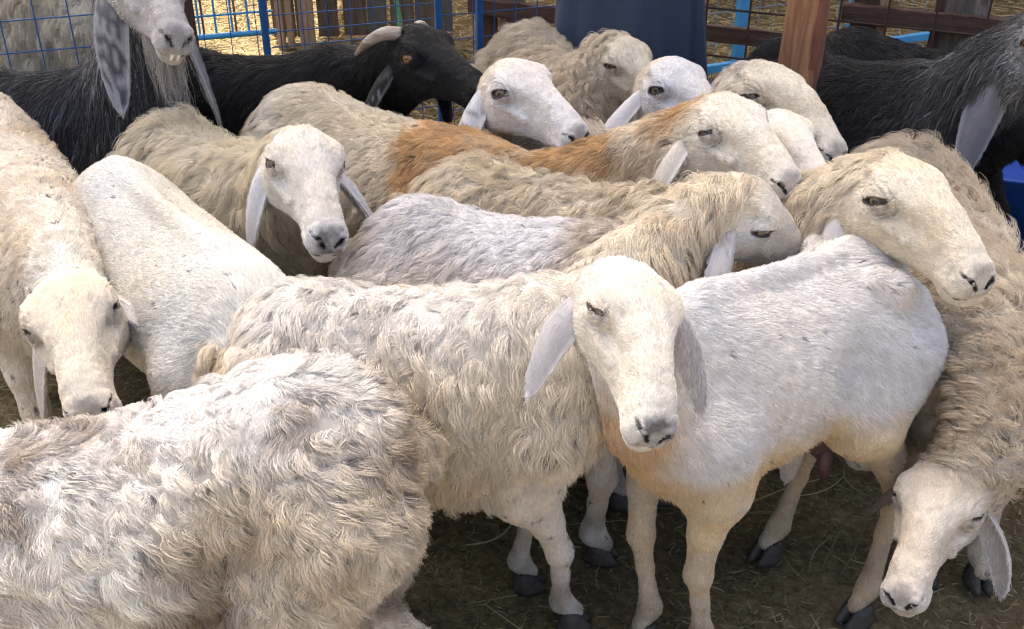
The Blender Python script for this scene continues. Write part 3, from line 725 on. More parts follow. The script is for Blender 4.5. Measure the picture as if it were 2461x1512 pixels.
# ------------------------------------------------------------------ setting materials
def ground_mat():
    m, nt, b, out = newmat('trodden_earth'); L = nt.links.new
    tc = N(nt, 'ShaderNodeTexCoord')
    n1 = N(nt, 'ShaderNodeTexNoise'); n1.inputs['Scale'].default_value = 2.2; n1.inputs['Detail'].default_value = 8; n1.inputs['Roughness'].default_value = .7
    cr = N(nt, 'ShaderNodeValToRGB'); e = cr.color_ramp.elements
    e[0].position = .32; e[0].color = (.098, .077, .044, 1); e[1].position = .70; e[1].color = (.28, .22, .13, 1)
    x = e.new(.5); x.color = (.18, .14, .08, 1)
    n2 = N(nt, 'ShaderNodeTexNoise'); n2.inputs['Scale'].default_value = 55; n2.inputs['Detail'].default_value = 6; n2.inputs['Roughness'].default_value = .75
    c2 = N(nt, 'ShaderNodeValToRGB'); e = c2.color_ramp.elements; e[0].position = .35; e[0].color = (.45, .45, .42, 1); e[1].position = .7; e[1].color = (1.5, 1.45, 1.3, 1)
    mx = N(nt, 'ShaderNodeMix', data_type='RGBA', blend_type='MULTIPLY'); mx.inputs['Factor'].default_value = 1
    # far straw litter: paler where the animals do not tread
    sp = N(nt, 'ShaderNodeSeparateXYZ'); L(tc.outputs['Object'], sp.inputs[0])
    mr = N(nt, 'ShaderNodeMapRange'); mr.inputs[1].default_value = 3.4; mr.inputs[2].default_value = 4.4; L(sp.outputs[1], mr.inputs[0])
    st = N(nt, 'ShaderNodeMix', data_type='RGBA'); st.inputs['B'].default_value = (.20, .15, .07, 1)
    n3 = N(nt, 'ShaderNodeTexNoise'); n3.inputs['Scale'].default_value = 6; n3.inputs['Detail'].default_value = 7
    mm = N(nt, 'ShaderNodeMath', operation='MULTIPLY'); L(mr.outputs[0], mm.inputs[0]); L(n3.outputs['Fac'], mm.inputs[1])
    L(tc.outputs['Object'], n1.inputs['Vector']); L(tc.outputs['Object'], n2.inputs['Vector']); L(tc.outputs['Object'], n3.inputs['Vector'])
    L(n1.outputs['Fac'], cr.inputs[0]); L(n2.outputs['Fac'], c2.inputs[0]); L(cr.outputs[0], mx.inputs['A']); L(c2.outputs[0], mx.inputs['B'])
    L(mx.outputs['Result'], st.inputs['A']); L(mm.outputs[0], st.inputs['Factor']); L(st.outputs['Result'], b.inputs['Base Color'])
    # unseen sandy yard by the camera, added pale to bounce warm light
    my = N(nt, 'ShaderNodeMapRange'); my.inputs[1].default_value = .25; my.inputs[2].default_value = -.6; L(sp.outputs[1], my.inputs[0])
    sy = N(nt, 'ShaderNodeMix', data_type='RGBA'); sy.inputs['B'].default_value = (.30, .265, .215, 1); L(st.outputs['Result'], sy.inputs['A']); L(my.outputs[0], sy.inputs['Factor']); L(sy.outputs['Result'], b.inputs['Base Color'])
    b.inputs['Roughness'].default_value = .9; b.inputs['Specular IOR Level'].default_value = .2
    bp = N(nt, 'ShaderNodeBump'); bp.inputs['Strength'].default_value = .9; bp.inputs['Distance'].default_value = .012
    L(n2.outputs['Fac'], bp.inputs['Height']); L(bp.outputs[0], b.inputs['Normal'])
    return m
M_GROUND = ground_mat()
M_BLUE = noise_mat('blue_paint', (.012, .075, .22), (.02, .13, .34), 9, .45, c2=(.014, .10, .28), bump=.1, bscale=120)
M_SKYBLUE = noise_mat('light_blue_paint', (.04, .26, .52), (.06, .36, .66), 7, .5)
M_GALV = noise_mat('galvanised_wire', (.16, .22, .30), (.28, .36, .45), 20, .5, metal=.3)
M_RUST = noise_mat('rusty_wire', (.022, .012, .009), (.07, .035, .022), 30, .8)
M_ORANGE = noise_mat('rust_orange_bar', (.22, .09, .04), (.42, .20, .10), 20, .8)
def wood(name, a, b, sc_=14): return noise_mat(name, a, b, sc_, .82, bump=.5, bscale=70, stretch=(5, 5, .35), dist=.6, detail=8)
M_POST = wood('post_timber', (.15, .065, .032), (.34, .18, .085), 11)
M_POST2 = wood('red_stained_dark_timber', (.10, .035, .020), (.24, .085, .045), 11)
M_BROWN = wood('brown_timber', (.050, .026, .017), (.12, .062, .040))
M_PLANK = wood('weathered_plank', (.085, .055, .032), (.22, .15, .09))
M_PLANK2 = wood('grey_plank', (.10, .085, .065), (.20, .17, .13))
M_PALE = wood('pale_batten', (.30, .19, .11), (.52, .36, .23))
M_PEEL = noise_mat('peeling_pole', (.10, .06, .05), (.34, .28, .25), 40, .8, stretch=(1, 1, .4))
M_TUB = noise_mat('blue_plastic', (.006, .055, .34), (.010, .085, .46), 5, .35)
M_ROOF = noise_mat('roof_sheet', (.25, .25, .25), (.42, .41, .40), 3, .5)
M_ROPE = noise_mat('green_rope', (.12, .32, .10), (.25, .50, .20), 60, .8, bump=.6, bscale=150)

def box_mesh(name, mat, bev=.0):
    bm = bmesh.new(); bmesh.ops.create_cube(bm, size=1.0)
    me = bpy.data.meshes.new(name); bm.to_mesh(me); bm.free(); me.materials.append(mat); return me
_bm = {}
def beam(name, a, b, w, d, mat, parent=None, org=None, roll=0., wob=.0, seed=0, segs=1):
    """a sawn timber or bar from a to b, its own mesh with slightly uneven edges"""
    a = np.array(a, float); b = np.array(b, float); t = nrm(b - a); L_ = np.linalg.norm(b - a)
    ref = np.array([0, 1., 0]) if abs(t[2]) > .8 else np.array([0, 0, 1.])
    x = nrm(np.cross(ref, t)); y = np.cross(t, x); cr, sr = math.cos(roll), math.sin(roll); x, y = x * cr + y * sr, y * cr - x * sr
    rg = np.random.default_rng(seed); ch = min(w, d) * .10
    prof = [(-w/2 + ch, -d/2), (w/2 - ch, -d/2), (w/2, -d/2 + ch), (w/2, d/2 - ch), (w/2 - ch, d/2), (-w/2 + ch, d/2), (-w/2, d/2 - ch), (-w/2, -d/2 + ch)]
    V, Fc = [], []; n = segs + 1; c = (a + b) / 2 if org is None else np.array(org)
    # local frame: z along the beam so the grain runs with it
    for i in range(n):
        for px, py in prof:
            V.append((px + rg.normal(0, wob), py + rg.normal(0, wob), (i / segs - .5) * L_))
    for i in range(n - 1):
        for k in range(8): Fc.append((i*8 + k, i*8 + (k+1) % 8, (i+1)*8 + (k+1) % 8, (i+1)*8 + k))
    Fc.append(tuple(range(8))[::-1]); Fc.append(tuple((n-1)*8 + k for k in range(8)))
    o = mesh_obj(name, V, Fc, mat, parent, False)
    Mx = Matrix(np.array([x, y, t]).T.tolist()).to_4x4(); mid = (a + b) / 2
    Mx.translation = Vector(mid - (np.array(parent.location) if parent else 0)); o.matrix_local = Mx
    return o
WIRE_ME = {}
def wire(name, a, b, r, mat, parent):
    if mat.name not in WIRE_ME:
        bm = bmesh.new(); bmesh.ops.create_cone(bm, cap_ends=True, segments=8, radius1=1, radius2=1, depth=1); me = bpy.data.meshes.new('wire'); bm.to_mesh(me); bm.free(); me.shade_smooth(); me.materials.append(mat); WIRE_ME[mat.name] = me
    a = np.array(a, float); b = np.array(b, float); L_ = np.linalg.norm(b - a); t = Vector(nrm(b - a))
    o = bpy.data.objects.new(name, WIRE_ME[mat.name]); COL.objects.link(o); o.parent = parent
    Mx = t.to_track_quat('Z', 'Y').to_matrix().to_4x4() @ Matrix.Diagonal((r, r, L_, 1)); Mx.translation = Vector((a + b) / 2 - np.array(parent.location)); o.matrix_local = Mx
    return o
def line_pt(p0, phi, s): return np.array([p0[0] + math.cos(phi) * s, p0[1] + math.sin(phi) * s, 0])
def mesh_panel(label, p0, phi, s0, s1, z0, z1, m, mat, posts=(), postmat=None, pr=.011, wr=.0022, rails=(), group='fence panels', jitter=.0, mv=None, square=False, rail_r=.012, skew=0., cat='fence', seed=0):
    root = empty('wire_fence', line_pt(p0, phi, (s0 + s1) / 2)); tag(root, label, cat, group); rg = np.random.default_rng(seed)
    s = s0 + m * .4
    while s < s1:
        j = rg.normal(0, jitter); a = line_pt(p0, phi, s); b = line_pt(p0, phi, s + j); a[2] = z0; b[2] = z1; wire('wire', a, b, wr, mat, root); s += m
    z = z0 + (mv or m) * .5; nv = np.array([-math.sin(phi), math.cos(phi), 0]) * wr * 1.7
    while z < z1:
        a = line_pt(p0, phi, s0) + nv; b = line_pt(p0, phi, s1) + nv; a[2] = z + rg.normal(0, jitter); b[2] = z + rg.normal(0, jitter); wire('wire', a, b, wr, mat, root); z += (mv or m)
    for sp in posts:
        a = line_pt(p0, phi, sp) - nv * 6; b = a.copy(); a[2] = 0; b[2] = z1 + .02
        if square: beam('post', a, b, pr * 2, pr * 2, postmat or mat, root, roll=phi)
        else: wire('post', a, b, pr, postmat or mat, root)
    for zr in rails:
        a = line_pt(p0, phi, s0) - nv * 6; b = line_pt(p0, phi, s1) - nv * 6; a[2] = b[2] = zr
        if square: beam('rail', a, b, rail_r * 2, rail_r * 2, postmat or mat, root)
        else: wire('rail', a, b, rail_r, postmat or mat, root)
    return root

# ground: one sheet, finer and uneven near the animals
def build_ground():
    xs = np.unique(np.concatenate([np.linspace(-60, -3, 20), np.linspace(-3, 3, 150), np.linspace(3, 60, 20)])); ys = np.unique(np.concatenate([np.linspace(-30, .3, 12), np.linspace(.3, 7, 170), np.linspace(7, 120, 20)]))
    X, Y = np.meshgrid(xs, ys, indexing='ij'); P = np.stack([X.ravel(), Y.ravel(), 0 * X.ravel()], -1)
    P[:, 2] = (.010 * fbm(P, 3, 1, 3) + .006 * fbm(P, 14, 5, 3) - .006) * (np.abs(P[:, 0]) < 4)
    n1, n2 = len(xs), len(ys); I = np.arange(n1 * n2).reshape(n1, n2)
    Fq = np.stack([I[:-1, :-1], I[1:, :-1], I[1:, 1:], I[:-1, 1:]], -1).reshape(-1, 4)
    o = mesh_obj('ground', P, Fq, M_GROUND); tag(o, kind='structure'); return o
build_ground()

# unseen roof, its edges and gap shaped for the pen's shade and sun patch
def build_roof():
    root = empty('unseen_shade_roof', (0, 5.5, 6.0)); tag(root, 'unseen corrugated sheet roof, shaped to shade the pen and leave a sun patch', 'roof'); root['kind'] = 'structure'
    def sheet(x0, x1, y0, y1, z):
        n = int((x1 - x0) / .038); xs = np.linspace(x0, x1, n); V = []
        for x in xs:
            zz = z + .012 * math.sin(x * 2 * math.pi / .15)
            V += [(x, y0 - 5.5, zz - 6.0), (x, y1 - 5.5, zz - 6.0)]
        mesh_obj('roof_sheet', V, [(2*i, 2*i + 2, 2*i + 3, 2*i + 1) for i in range(n - 1)], M_ROOF, root)
    sheet(-10, 9, 4.25, 8.75, 6.0); sheet(-2.45, 9, 8.65, 12.5, 6.05)
    for y in (4.4, 6.4, 8.5): beam('roof_beam', (-8.9, y, 5.93), (8.9, y, 5.93), .06, .08, M_BROWN, root)
build_roof()

# timber post in front of the dark goat
def build_post():
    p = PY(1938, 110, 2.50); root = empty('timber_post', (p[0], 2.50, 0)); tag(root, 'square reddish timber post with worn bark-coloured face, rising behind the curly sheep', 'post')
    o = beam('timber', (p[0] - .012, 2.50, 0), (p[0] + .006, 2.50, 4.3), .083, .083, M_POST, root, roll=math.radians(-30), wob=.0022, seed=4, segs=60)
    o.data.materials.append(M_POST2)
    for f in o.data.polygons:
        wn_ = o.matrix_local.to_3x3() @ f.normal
        if wn_.x > .6: f.material_index = 1  # right faces: red stain, also darkened because both faces catch similar light
build_post()
def post_at(label, u, v, Y, w, mat, top=2.2, roll=.2, lean=0., name='timber_post', d=None, cat='post', group=None, seed=1):
    p = PY(u, v, Y); root = empty(name, (p[0], Y, 0)); tag(root, label, cat, group)
    beam('timber', (p[0] - lean * p[2], Y, 0), (p[0] + lean * (top - p[2]), Y, top), w, d or w, mat, root, roll=roll, wob=.0015, seed=seed, segs=16)
    return root
post_at('brown timber post beside the grey goat\'s muzzle', 447, 40, 3.45, .055, M_BROWN, 1.6, .3)

# blue mesh fence behind the goats
PHI = math.radians(18.5); FP = PY(120, 60, 3.30)
def s_at(u, p0, phi, v=60):        # distance along a fence line where the image column u meets it
    r = ray(u, v); k = r[0] / r[1]
    return (k * p0[1] - p0[0]) / (math.cos(phi) - k * math.sin(phi))
sa, sb, sc_, sd_ = [s_at(u, FP, PHI) for u in (-120, 437, 622, 1350)]
mesh_panel('blue wire mesh panel at the top left in front of the cream sheep', FP, PHI, sa, sb, .05, 1.25, .098, M_BLUE, (sa,), M_BLUE, .012, .0024, (1.25, .05), seed=1)
s1_, s2_, s3_ = [s_at(u, FP, PHI) for u in (625, 1050, 1148)]
mesh_panel('blue wire mesh panel left of the thick blue post', FP, PHI, sb + .03, s1_, .04, 1.2, .083, M_BLUE, (s1_ + .012,), M_BLUE, .0125, .0017, (), mv=2.0, seed=2)
mesh_panel('blue wire mesh panel right of the thick blue post, behind the black goat', FP, PHI, s1_ + .03, s2_, .04, 1.2, .078, M_BLUE, (s2_,), M_BLUE, .011, .002, (), mv=.052, square=True, jitter=.002, seed=3)
mesh_panel('blue wire mesh panel between two square blue posts near the white head', FP, PHI, s2_ + .02, s_at(1345, FP, PHI), .04, 1.2, .078, M_BLUE, (s3_,), M_BLUE, .0115, .002, (), mv=.085, square=True, seed=4)
# sunlit light-blue gate further back on the left
GP = PZ(560, 76, .16)
g0, g1 = s_at(380, GP, PHI), s_at(660, GP, PHI)
mesh_panel('sunlit light blue barred gate over the straw patch', GP, PHI, g0, g1, .16, 1.2, .075, M_SKYBLUE, (), M_SKYBLUE, .012, .0055, (.16,), mv=.16, seed=5, cat='gate', rail_r=.014)
root = empty('rusty_bars', line_pt(GP, PHI, (g0 + g1) / 2)); tag(root, 'rust-orange upright bars just behind the light blue gate', 'bars')
for k in range(9):
    s = g0 + .035 + k * .15
    if s < g1: a = line_pt(GP, PHI, s) + np.array([0, .05, 0]); b = a.copy(); a[2] = .12; b[2] = 1.2; wire('bar', a, b, .006, M_ORANGE, root)
# light-blue fence on the right, beyond the man
RP = PZ(1760, 205, .06); RPHI = math.radians(25)
r0, r1 = s_at(1600, RP, RPHI, 100), s_at(2330, RP, RPHI, 100)
mesh_panel('grey-blue wire fence with bright blue posts to the right of the man', RP, RPHI, r0, r1, .06, 1.25, .072, M_GALV, [s_at(u, RP, RPHI, 60) for u in (1772, 2040, 2262)], M_SKYBLUE, .021, .0024, (.07, .16), mv=.13, square=True, seed=6, rail_r=.016)
# rusty mesh and brown rails running towards the right edge
BP = PY(1740, 80, 3.75); BPHI = math.radians(-24)
b0, b1 = s_at(1655, BP, BPHI), s_at(2560, BP, BPHI)
mesh_panel('rusty dark wire mesh running to the right edge behind the dark goats', BP, BPHI, b0, b1, .02, 1.3, .150, M_RUST, (), None, .01, .0040, (), mv=.165, seed=7, jitter=.004)
WP = BP + np.array([0, .06, 0]); w0, w1 = s_at(1130, WP, BPHI), s_at(2600, WP, BPHI)
root = empty('rail_fence', line_pt(WP, BPHI, (w0 + w1) / 2)); tag(root, 'brown timber rail fence passing behind the man and the dark goats', 'fence')
zl = PY(1745, 82, line_pt(WP, BPHI, s_at(1745, WP, BPHI))[1])[2]; zu = PY(2220, 48, line_pt(WP, BPHI, s_at(2220, WP, BPHI))[1])[2]
for k, z in enumerate((zl, zu)):
    a = line_pt(WP, BPHI, w0 if k == 0 else s_at(2020, WP, BPHI)); b = line_pt(WP, BPHI, w1); a[2] = b[2] = z; beam('rail', a, b, .034, .058, M_BROWN, root, wob=.0015, seed=20 + k, segs=30)
for k, (u, w, mt) in enumerate(((1178, .05, M_BROWN), (2090, .085, M_BROWN), (2132, .04, M_PALE), (2272, .03, M_BROWN), (2305, .07, M_PLANK2), (2340, .05, M_PLANK2), (2378, .052, M_PEEL), (1212, .03, M_PALE), (1240, .06, M_PLANK2))):
    a = line_pt(WP, BPHI, s_at(u, WP, BPHI, 40)) + np.array([0, .045 + .004 * k, 0]); b = a.copy(); b[2] = 1.5; beam('post', a, b, w, .035, mt, root, roll=BPHI, wob=.0015, seed=40 + k, segs=12)
# plank fence in the left background
QP = PZ(860, 92, 0); QPHI = math.radians(8)
q0, q1 = s_at(655, QP, QPHI), s_at(1060, QP, QPHI)
root = empty('plank_fence', line_pt(QP, QPHI, (q0 + q1) / 2)); tag(root, 'weathered brown plank fence with dark gaps, behind the black goat', 'fence'); rg_ = np.random.default_rng(5); s = q0; k = 0
while s < q1:
    w = rg_.uniform(.05, .13); fr = (s - q0) / (q1 - q0)
    if not (.16 < fr < .24 or .46 < fr < .56 and rg_.random() < .7):
        a = line_pt(QP, QPHI, s + w / 2) + np.array([0, rg_.uniform(-.012, .012), 0]); b = a + np.array([rg_.normal(0, .01), 0, 0]); a[2] = .02; b[2] = 1.5 + rg_.uniform(-.1, .1)
        beam('plank', a, b, w, .022, (M_PLANK, M_PLANK2, M_PLANK)[k % 3], root, wob=.0012, seed=60 + k, segs=8)
    s += w + rg_.uniform(.004, .03) ; k += 1
for z in (.42, 1.1):
    a = line_pt(QP, QPHI, q0) - np.array([0, .03, 0]); b = line_pt(QP, QPHI, q1) - np.array([0, .03, 0]); a[2] = z + .10; b[2] = z - .12; beam('rail', a, b, .03, .05, M_PALE, root, seed=90, segs=8, wob=.001)
for k, (u, w) in enumerate(((690, .035), (712, .03), (745, .045), (762, .03))):
    a = line_pt(QP, QPHI, s_at(u, QP, QPHI)) - np.array([0, .16, 0]); b = a + np.array([0, 0, 1.4]); a[2] = .0; beam('batten', a, b, w, .03, M_PALE, root, seed=100 + k, segs=6, wob=.001)
# dark shed wall closing the view far back
SP = PY(1000, 20, 8.6)
root = empty('shed_wall', (0, 8.6, 0)); tag(root, 'dark timber shed wall far behind the pens', 'wall')
for k in range(44):
    x = -5.0 + k * .235; beam('plank', (x, 8.6 + .01 * (k % 3), 0), (x, 8.6 + .01 * (k % 3), 2.4), .228, .03, (M_BROWN, M_PLANK)[k % 2], root, seed=200 + k, wob=.002, segs=2)
# green rope
p = PY(958, 5, 4.2); root_pts = [PY(u, v, 4.2) for u, v in ((951, -60), (952, 0), (957, 25), (962, 48), (960, 66), (952, 76), (948, 86))]
o = tube('rope', root_pts, [.008, .009, .008, .010, .013, .014, .010], M_ROPE, None, p, 10); o.location = p; tag(o, 'frayed green rope hanging in front of the plank fence', 'rope')
# blue tub on the right
def build_tub():
    c = PZ(2462, 450, .18); root = empty('feed_tub', (c[0], c[1], 0)); tag(root, 'blue plastic feed tub at the right edge behind the curly sheep', 'tub')
    V, Fc = [], []; prof = ((.0, .15, .0), (.15, .16, .0), (.19, .205, .27), (.205, .22, .285), (.198, .212, .292), (.18, .195, .275), (.145, .155, .02), (.0, .0, .02))
    n = 40
    for hx_, hy_, z in [(.001, .001, .004), (.20, .13, .004), (.25, .17, .25), (.268, .188, .262), (.262, .182, .272), (.236, .156, .252), (.19, .12, .02), (.001, .001, .02)]:
        for k in range(n):
            a = 2 * math.pi * k / n; ca, sa_ = math.cos(a), math.sin(a); p4 = (abs(ca) ** 4 + abs(sa_) ** 4) ** -.25
            V.append((hx_ * ca * p4, hy_ * sa_ * p4, z + (.018 * (1 if abs(ca) > .93 else 0) if z > .2 else 0)))
    for i in range(7):
        for k in range(n): Fc.append((i*n + k, i*n + (k+1) % n, (i+1)*n + (k+1) % n, (i+1)*n + k))
    o = mesh_obj('basin', V, Fc, M_TUB, root); o.rotation_euler[2] = math.radians(-18)
build_tub()

# loose hay and straw
def hay(name, label, n, region, zf, colr, lmin, lmax, rad, seed, flat=.06):
    rg = np.random.default_rng(seed); x0, x1, y0, y1 = region
    x = rg.uniform(x0, x1, n); y = rg.uniform(y0, y1, n); P = np.stack([x, y, np.zeros(n)], -1)
    keep = fbm(P, 2.5, seed + 2, 3) + .5 * rg.random(n) > zf; P = P[keep]; n = len(P); K = 5
    a = rg.uniform(0, 6.28, n); L_ = np.exp(rg.uniform(math.log(lmin), math.log(lmax), n)); d = np.stack([np.cos(a), np.sin(a), np.zeros(n)], -1); b = np.stack([-np.sin(a), np.cos(a), np.zeros(n)], -1)
    t = np.linspace(-.5, .5, K); cv = rg.normal(0, .25, n)
    X = P[:, None] + d[:, None] * (t[None, :, None] * L_[:, None, None]) + b[:, None] * ((cv * L_)[:, None, None] * (t ** 2)[None, :, None] * 2)
    zb = rg.uniform(.002, .010, n)[:, None] + np.abs(rg.normal(0, flat, n))[:, None] * L_[:, None] * (t + .5)[None]
    X[..., 2] = zb
    R = np.tile((rad * np.array([.7, 1, 1, 1, .6]))[None], (n, 1)) * rg.uniform(.6, 1.5, n)[:, None]
    cs = np.array(colr)[rg.integers(0, len(colr), n)] * rg.uniform(.7, 1.25, n)[:, None]
    o = strands_to_obj(name, X, R, cs, None, M_STRAW, np.zeros(3)); tag(o, label, 'hay', kind='stuff'); return o
M_STRAW = coat_mat('straw_fibre', .7, .15, .3)
HC = [(.22, .20, .09), (.34, .30, .15), (.14, .15, .06), (.07, .06, .03), (.28, .25, .16), (.12, .10, .05), (.08, .09, .04)]
hay('hay_litter', 'thin greenish hay scraps trodden into the dark earth under the sheep', 40000, (-1.6, 1.9, .9, 3.4), -.2, HC, .006, .035, .0008, 1, .04)
hay('hay_stalks', 'long pale hay stalks lying on the earth between the hooves', 520, (-1.4, 1.8, 1.0, 3.2), -.2, [(.36, .34, .17), (.26, .27, .12), (.42, .38, .22), (.2, .2, .09)], .05, .19, .0012, 2, .05)
SC_ = [(.50, .38, .17), (.42, .31, .13), (.30, .22, .09), (.22, .17, .08), (.56, .45, .24), (.16, .12, .06)]
hay('straw_bedding', 'yellow straw bedding covering the ground beyond the fence', 26000, (-3.2, 3.6, 3.3, 7.2), -.35, SC_, .03, .16, .0022, 3, .10)
# ------------------------------------------------------------------ man in a navy tunic behind the flock
M_NAVY = noise_mat('navy_cloth', (.028, .044, .074), (.042, .062, .098), 4, .75, bump=.15, bscale=400)
M_SKINP = noise_mat('skin', (.26, .15, .09), (.32, .19, .12), 20, .6)
M_BLACKHAIR = noise_mat('black_hair', (.008, .007, .006), (.02, .017, .014), 60, .5)
M_LEATHER = noise_mat('sandal_leather', (.03, .018, .01), (.06, .035, .02), 20, .6)
def loft(name, rings, mat, parent, n=48, cap=True, fold=None):
    V, Fc = [], []
    for (cx, cy, z, rx, ry) in rings:
        for k in range(n):
            a = 2 * math.pi * k / n; f = fold(a, z) if fold else 0
            V.append((cx + (rx + f) * math.cos(a), cy + (ry + f) * math.sin(a), z))
    m = len(rings)
    for i in range(m - 1):
        for k in range(n): Fc.append((i*n + k, i*n + (k+1) % n, (i+1)*n + (k+1) % n, (i+1)*n + k))
    if cap: Fc.append(tuple(range(n))[::-1]); Fc.append(tuple((m-1)*n + k for k in range(n)))
    return mesh_obj(name, V, Fc, mat, parent)
def limb(name, pts, rads, mat, parent): return tube(name, pts, rads, mat, parent, np.zeros(3), 20)
def build_person():
    p = PY(1508, 60, 3.22); root = empty('person', (p[0], 3.22, 0)); tag(root, 'person in a long navy tunic standing behind the woolly beige sheep', 'person')
    def fold(a, z):
        k = max(0, min(1, (1.05 - z) / .5)); side = math.exp(-((a - 5.75) / .30) ** 2)
        return k * (.013 * math.sin(5 * a + 1.3 + z * 2.2) + .009 * math.sin(9 * a + 3 * z + math.sin(3 * a)) + .004 * math.sin(17 * a - 5 * z) + side * (.020 * math.sin(26 * a + z * 3) + .012))
    zs = np.linspace(.44, 1.46, 34); R = []
    for z in zs:
        w = np.interp(z, [.44, .62, .8, .98, 1.12, 1.3, 1.42, 1.46], [.236, .222, .208, .196, .19, .21, .19, .10]); d = np.interp(z, [.44, .62, .8, .98, 1.12, 1.3, 1.42, 1.46], [.185, .175, .16, .15, .135, .13, .10, .075])
        R.append((.0, .0, z, w, d))
    loft('tunic', R, M_NAVY, root, 120, True, fold)
    for sx in (-1, 1):
        limb('trouser_leg', [(sx * .10, .0, .62), (sx * .105, 0, .45), (sx * .11, .0, .25), (sx * .115, .01, .07)], [.105, .10, .085, .065], M_NAVY, root)
        limb('foot', [(sx * .115, .05, .05), (sx * .12, -.02, .045), (sx * .13, -.10, .035), (sx * .135, -.17, .025)], [.035, .042, .045, .024], M_LEATHER, root)
        ar = limb('sleeve', [(sx * .175, 0, 1.40), (sx * .235, .01, 1.30), (sx * .285, .04, 1.16), (sx * .25, -.10, 1.06)], [.06, .066, .056, .048], M_NAVY, root)
        hb = np.array([sx * .245, -.135, 1.02])
        # hand: palm and five separate bent fingers
        hd = limb('hand', [hb + np.array([0, .01, .05]), hb + np.array([0, 0, .01]), hb + np.array([0, -.008, -.035]), hb + np.array([0, -.010, -.055])], [.026, .036, .039, .030], M_SKINP, root)
        for q, (dy, ln) in enumerate(((-.030, .072), (-.012, .082), (.006, .078), (.022, .062))):
            b = hb + np.array([0, dy - .008, -.05]); limb('finger', [b, b + np.array([-sx * .004, -.003, -ln * .45]), b + np.array([-sx * .012, -.006, -ln * .75]), b + np.array([-sx * .024, -.008, -ln])], [.0095, .009, .0082, .006], M_SKINP, hd)
        b = hb + np.array([0, -.034, -.005]); limb('thumb', [b, b + np.array([-sx * .008, -.016, -.025]), b + np.array([-sx * .016, -.020, -.055])], [.012, .0105, .008], M_SKINP, hd)
    limb('neck', [(0, .01, 1.42), (0, .0, 1.50), (0, -.01, 1.58)], [.062, .056, .058], M_SKINP, root)
    hd = []
    for z, w, d, cy_ in ((1.535, .03, .03, -.05), (1.55, .05, .06, -.03), (1.59, .064, .085, -.012), (1.64, .072, .097, -.004), (1.69, .077, .102, .0), (1.73, .074, .098, .004), (1.765, .06, .08, .008), (1.785, .03, .04, .01)): hd.append((0, cy_, z, w, d))
    h = loft('head', hd, M_SKINP, root, 32)
    limb('nose', [(0, -.096, 1.685), (0, -.113, 1.655), (0, -.108, 1.645)], [.008, .013, .010], M_SKINP, h)
    limb('mouth', [(-.022, -.088, 1.605), (0, -.096, 1.606), (.022, -.088, 1.605)], [.004, .007, .004], M_LEATHER, h)
    for sx in (-1, 1):
        limb('ear', [(sx * .072, .0, 1.70), (sx * .082, .008, 1.675), (sx * .074, .0, 1.64)], [.010, .016, .009], M_SKINP, h)
        limb('eye', [(sx * .036, -.086, 1.685), (sx * .030, -.092, 1.685), (sx * .024, -.091, 1.685)], [.004, .008, .004], M_BLACKHAIR, h)
    hr = [(0, .012, z, w * 1.06, d * 1.06) for z, w, d in ((1.70, .078, .10), (1.735, .076, .1), (1.77, .06, .082), (1.795, .03, .042))]
    loft('hair', hr, M_BLACKHAIR, h, 32)
build_person()
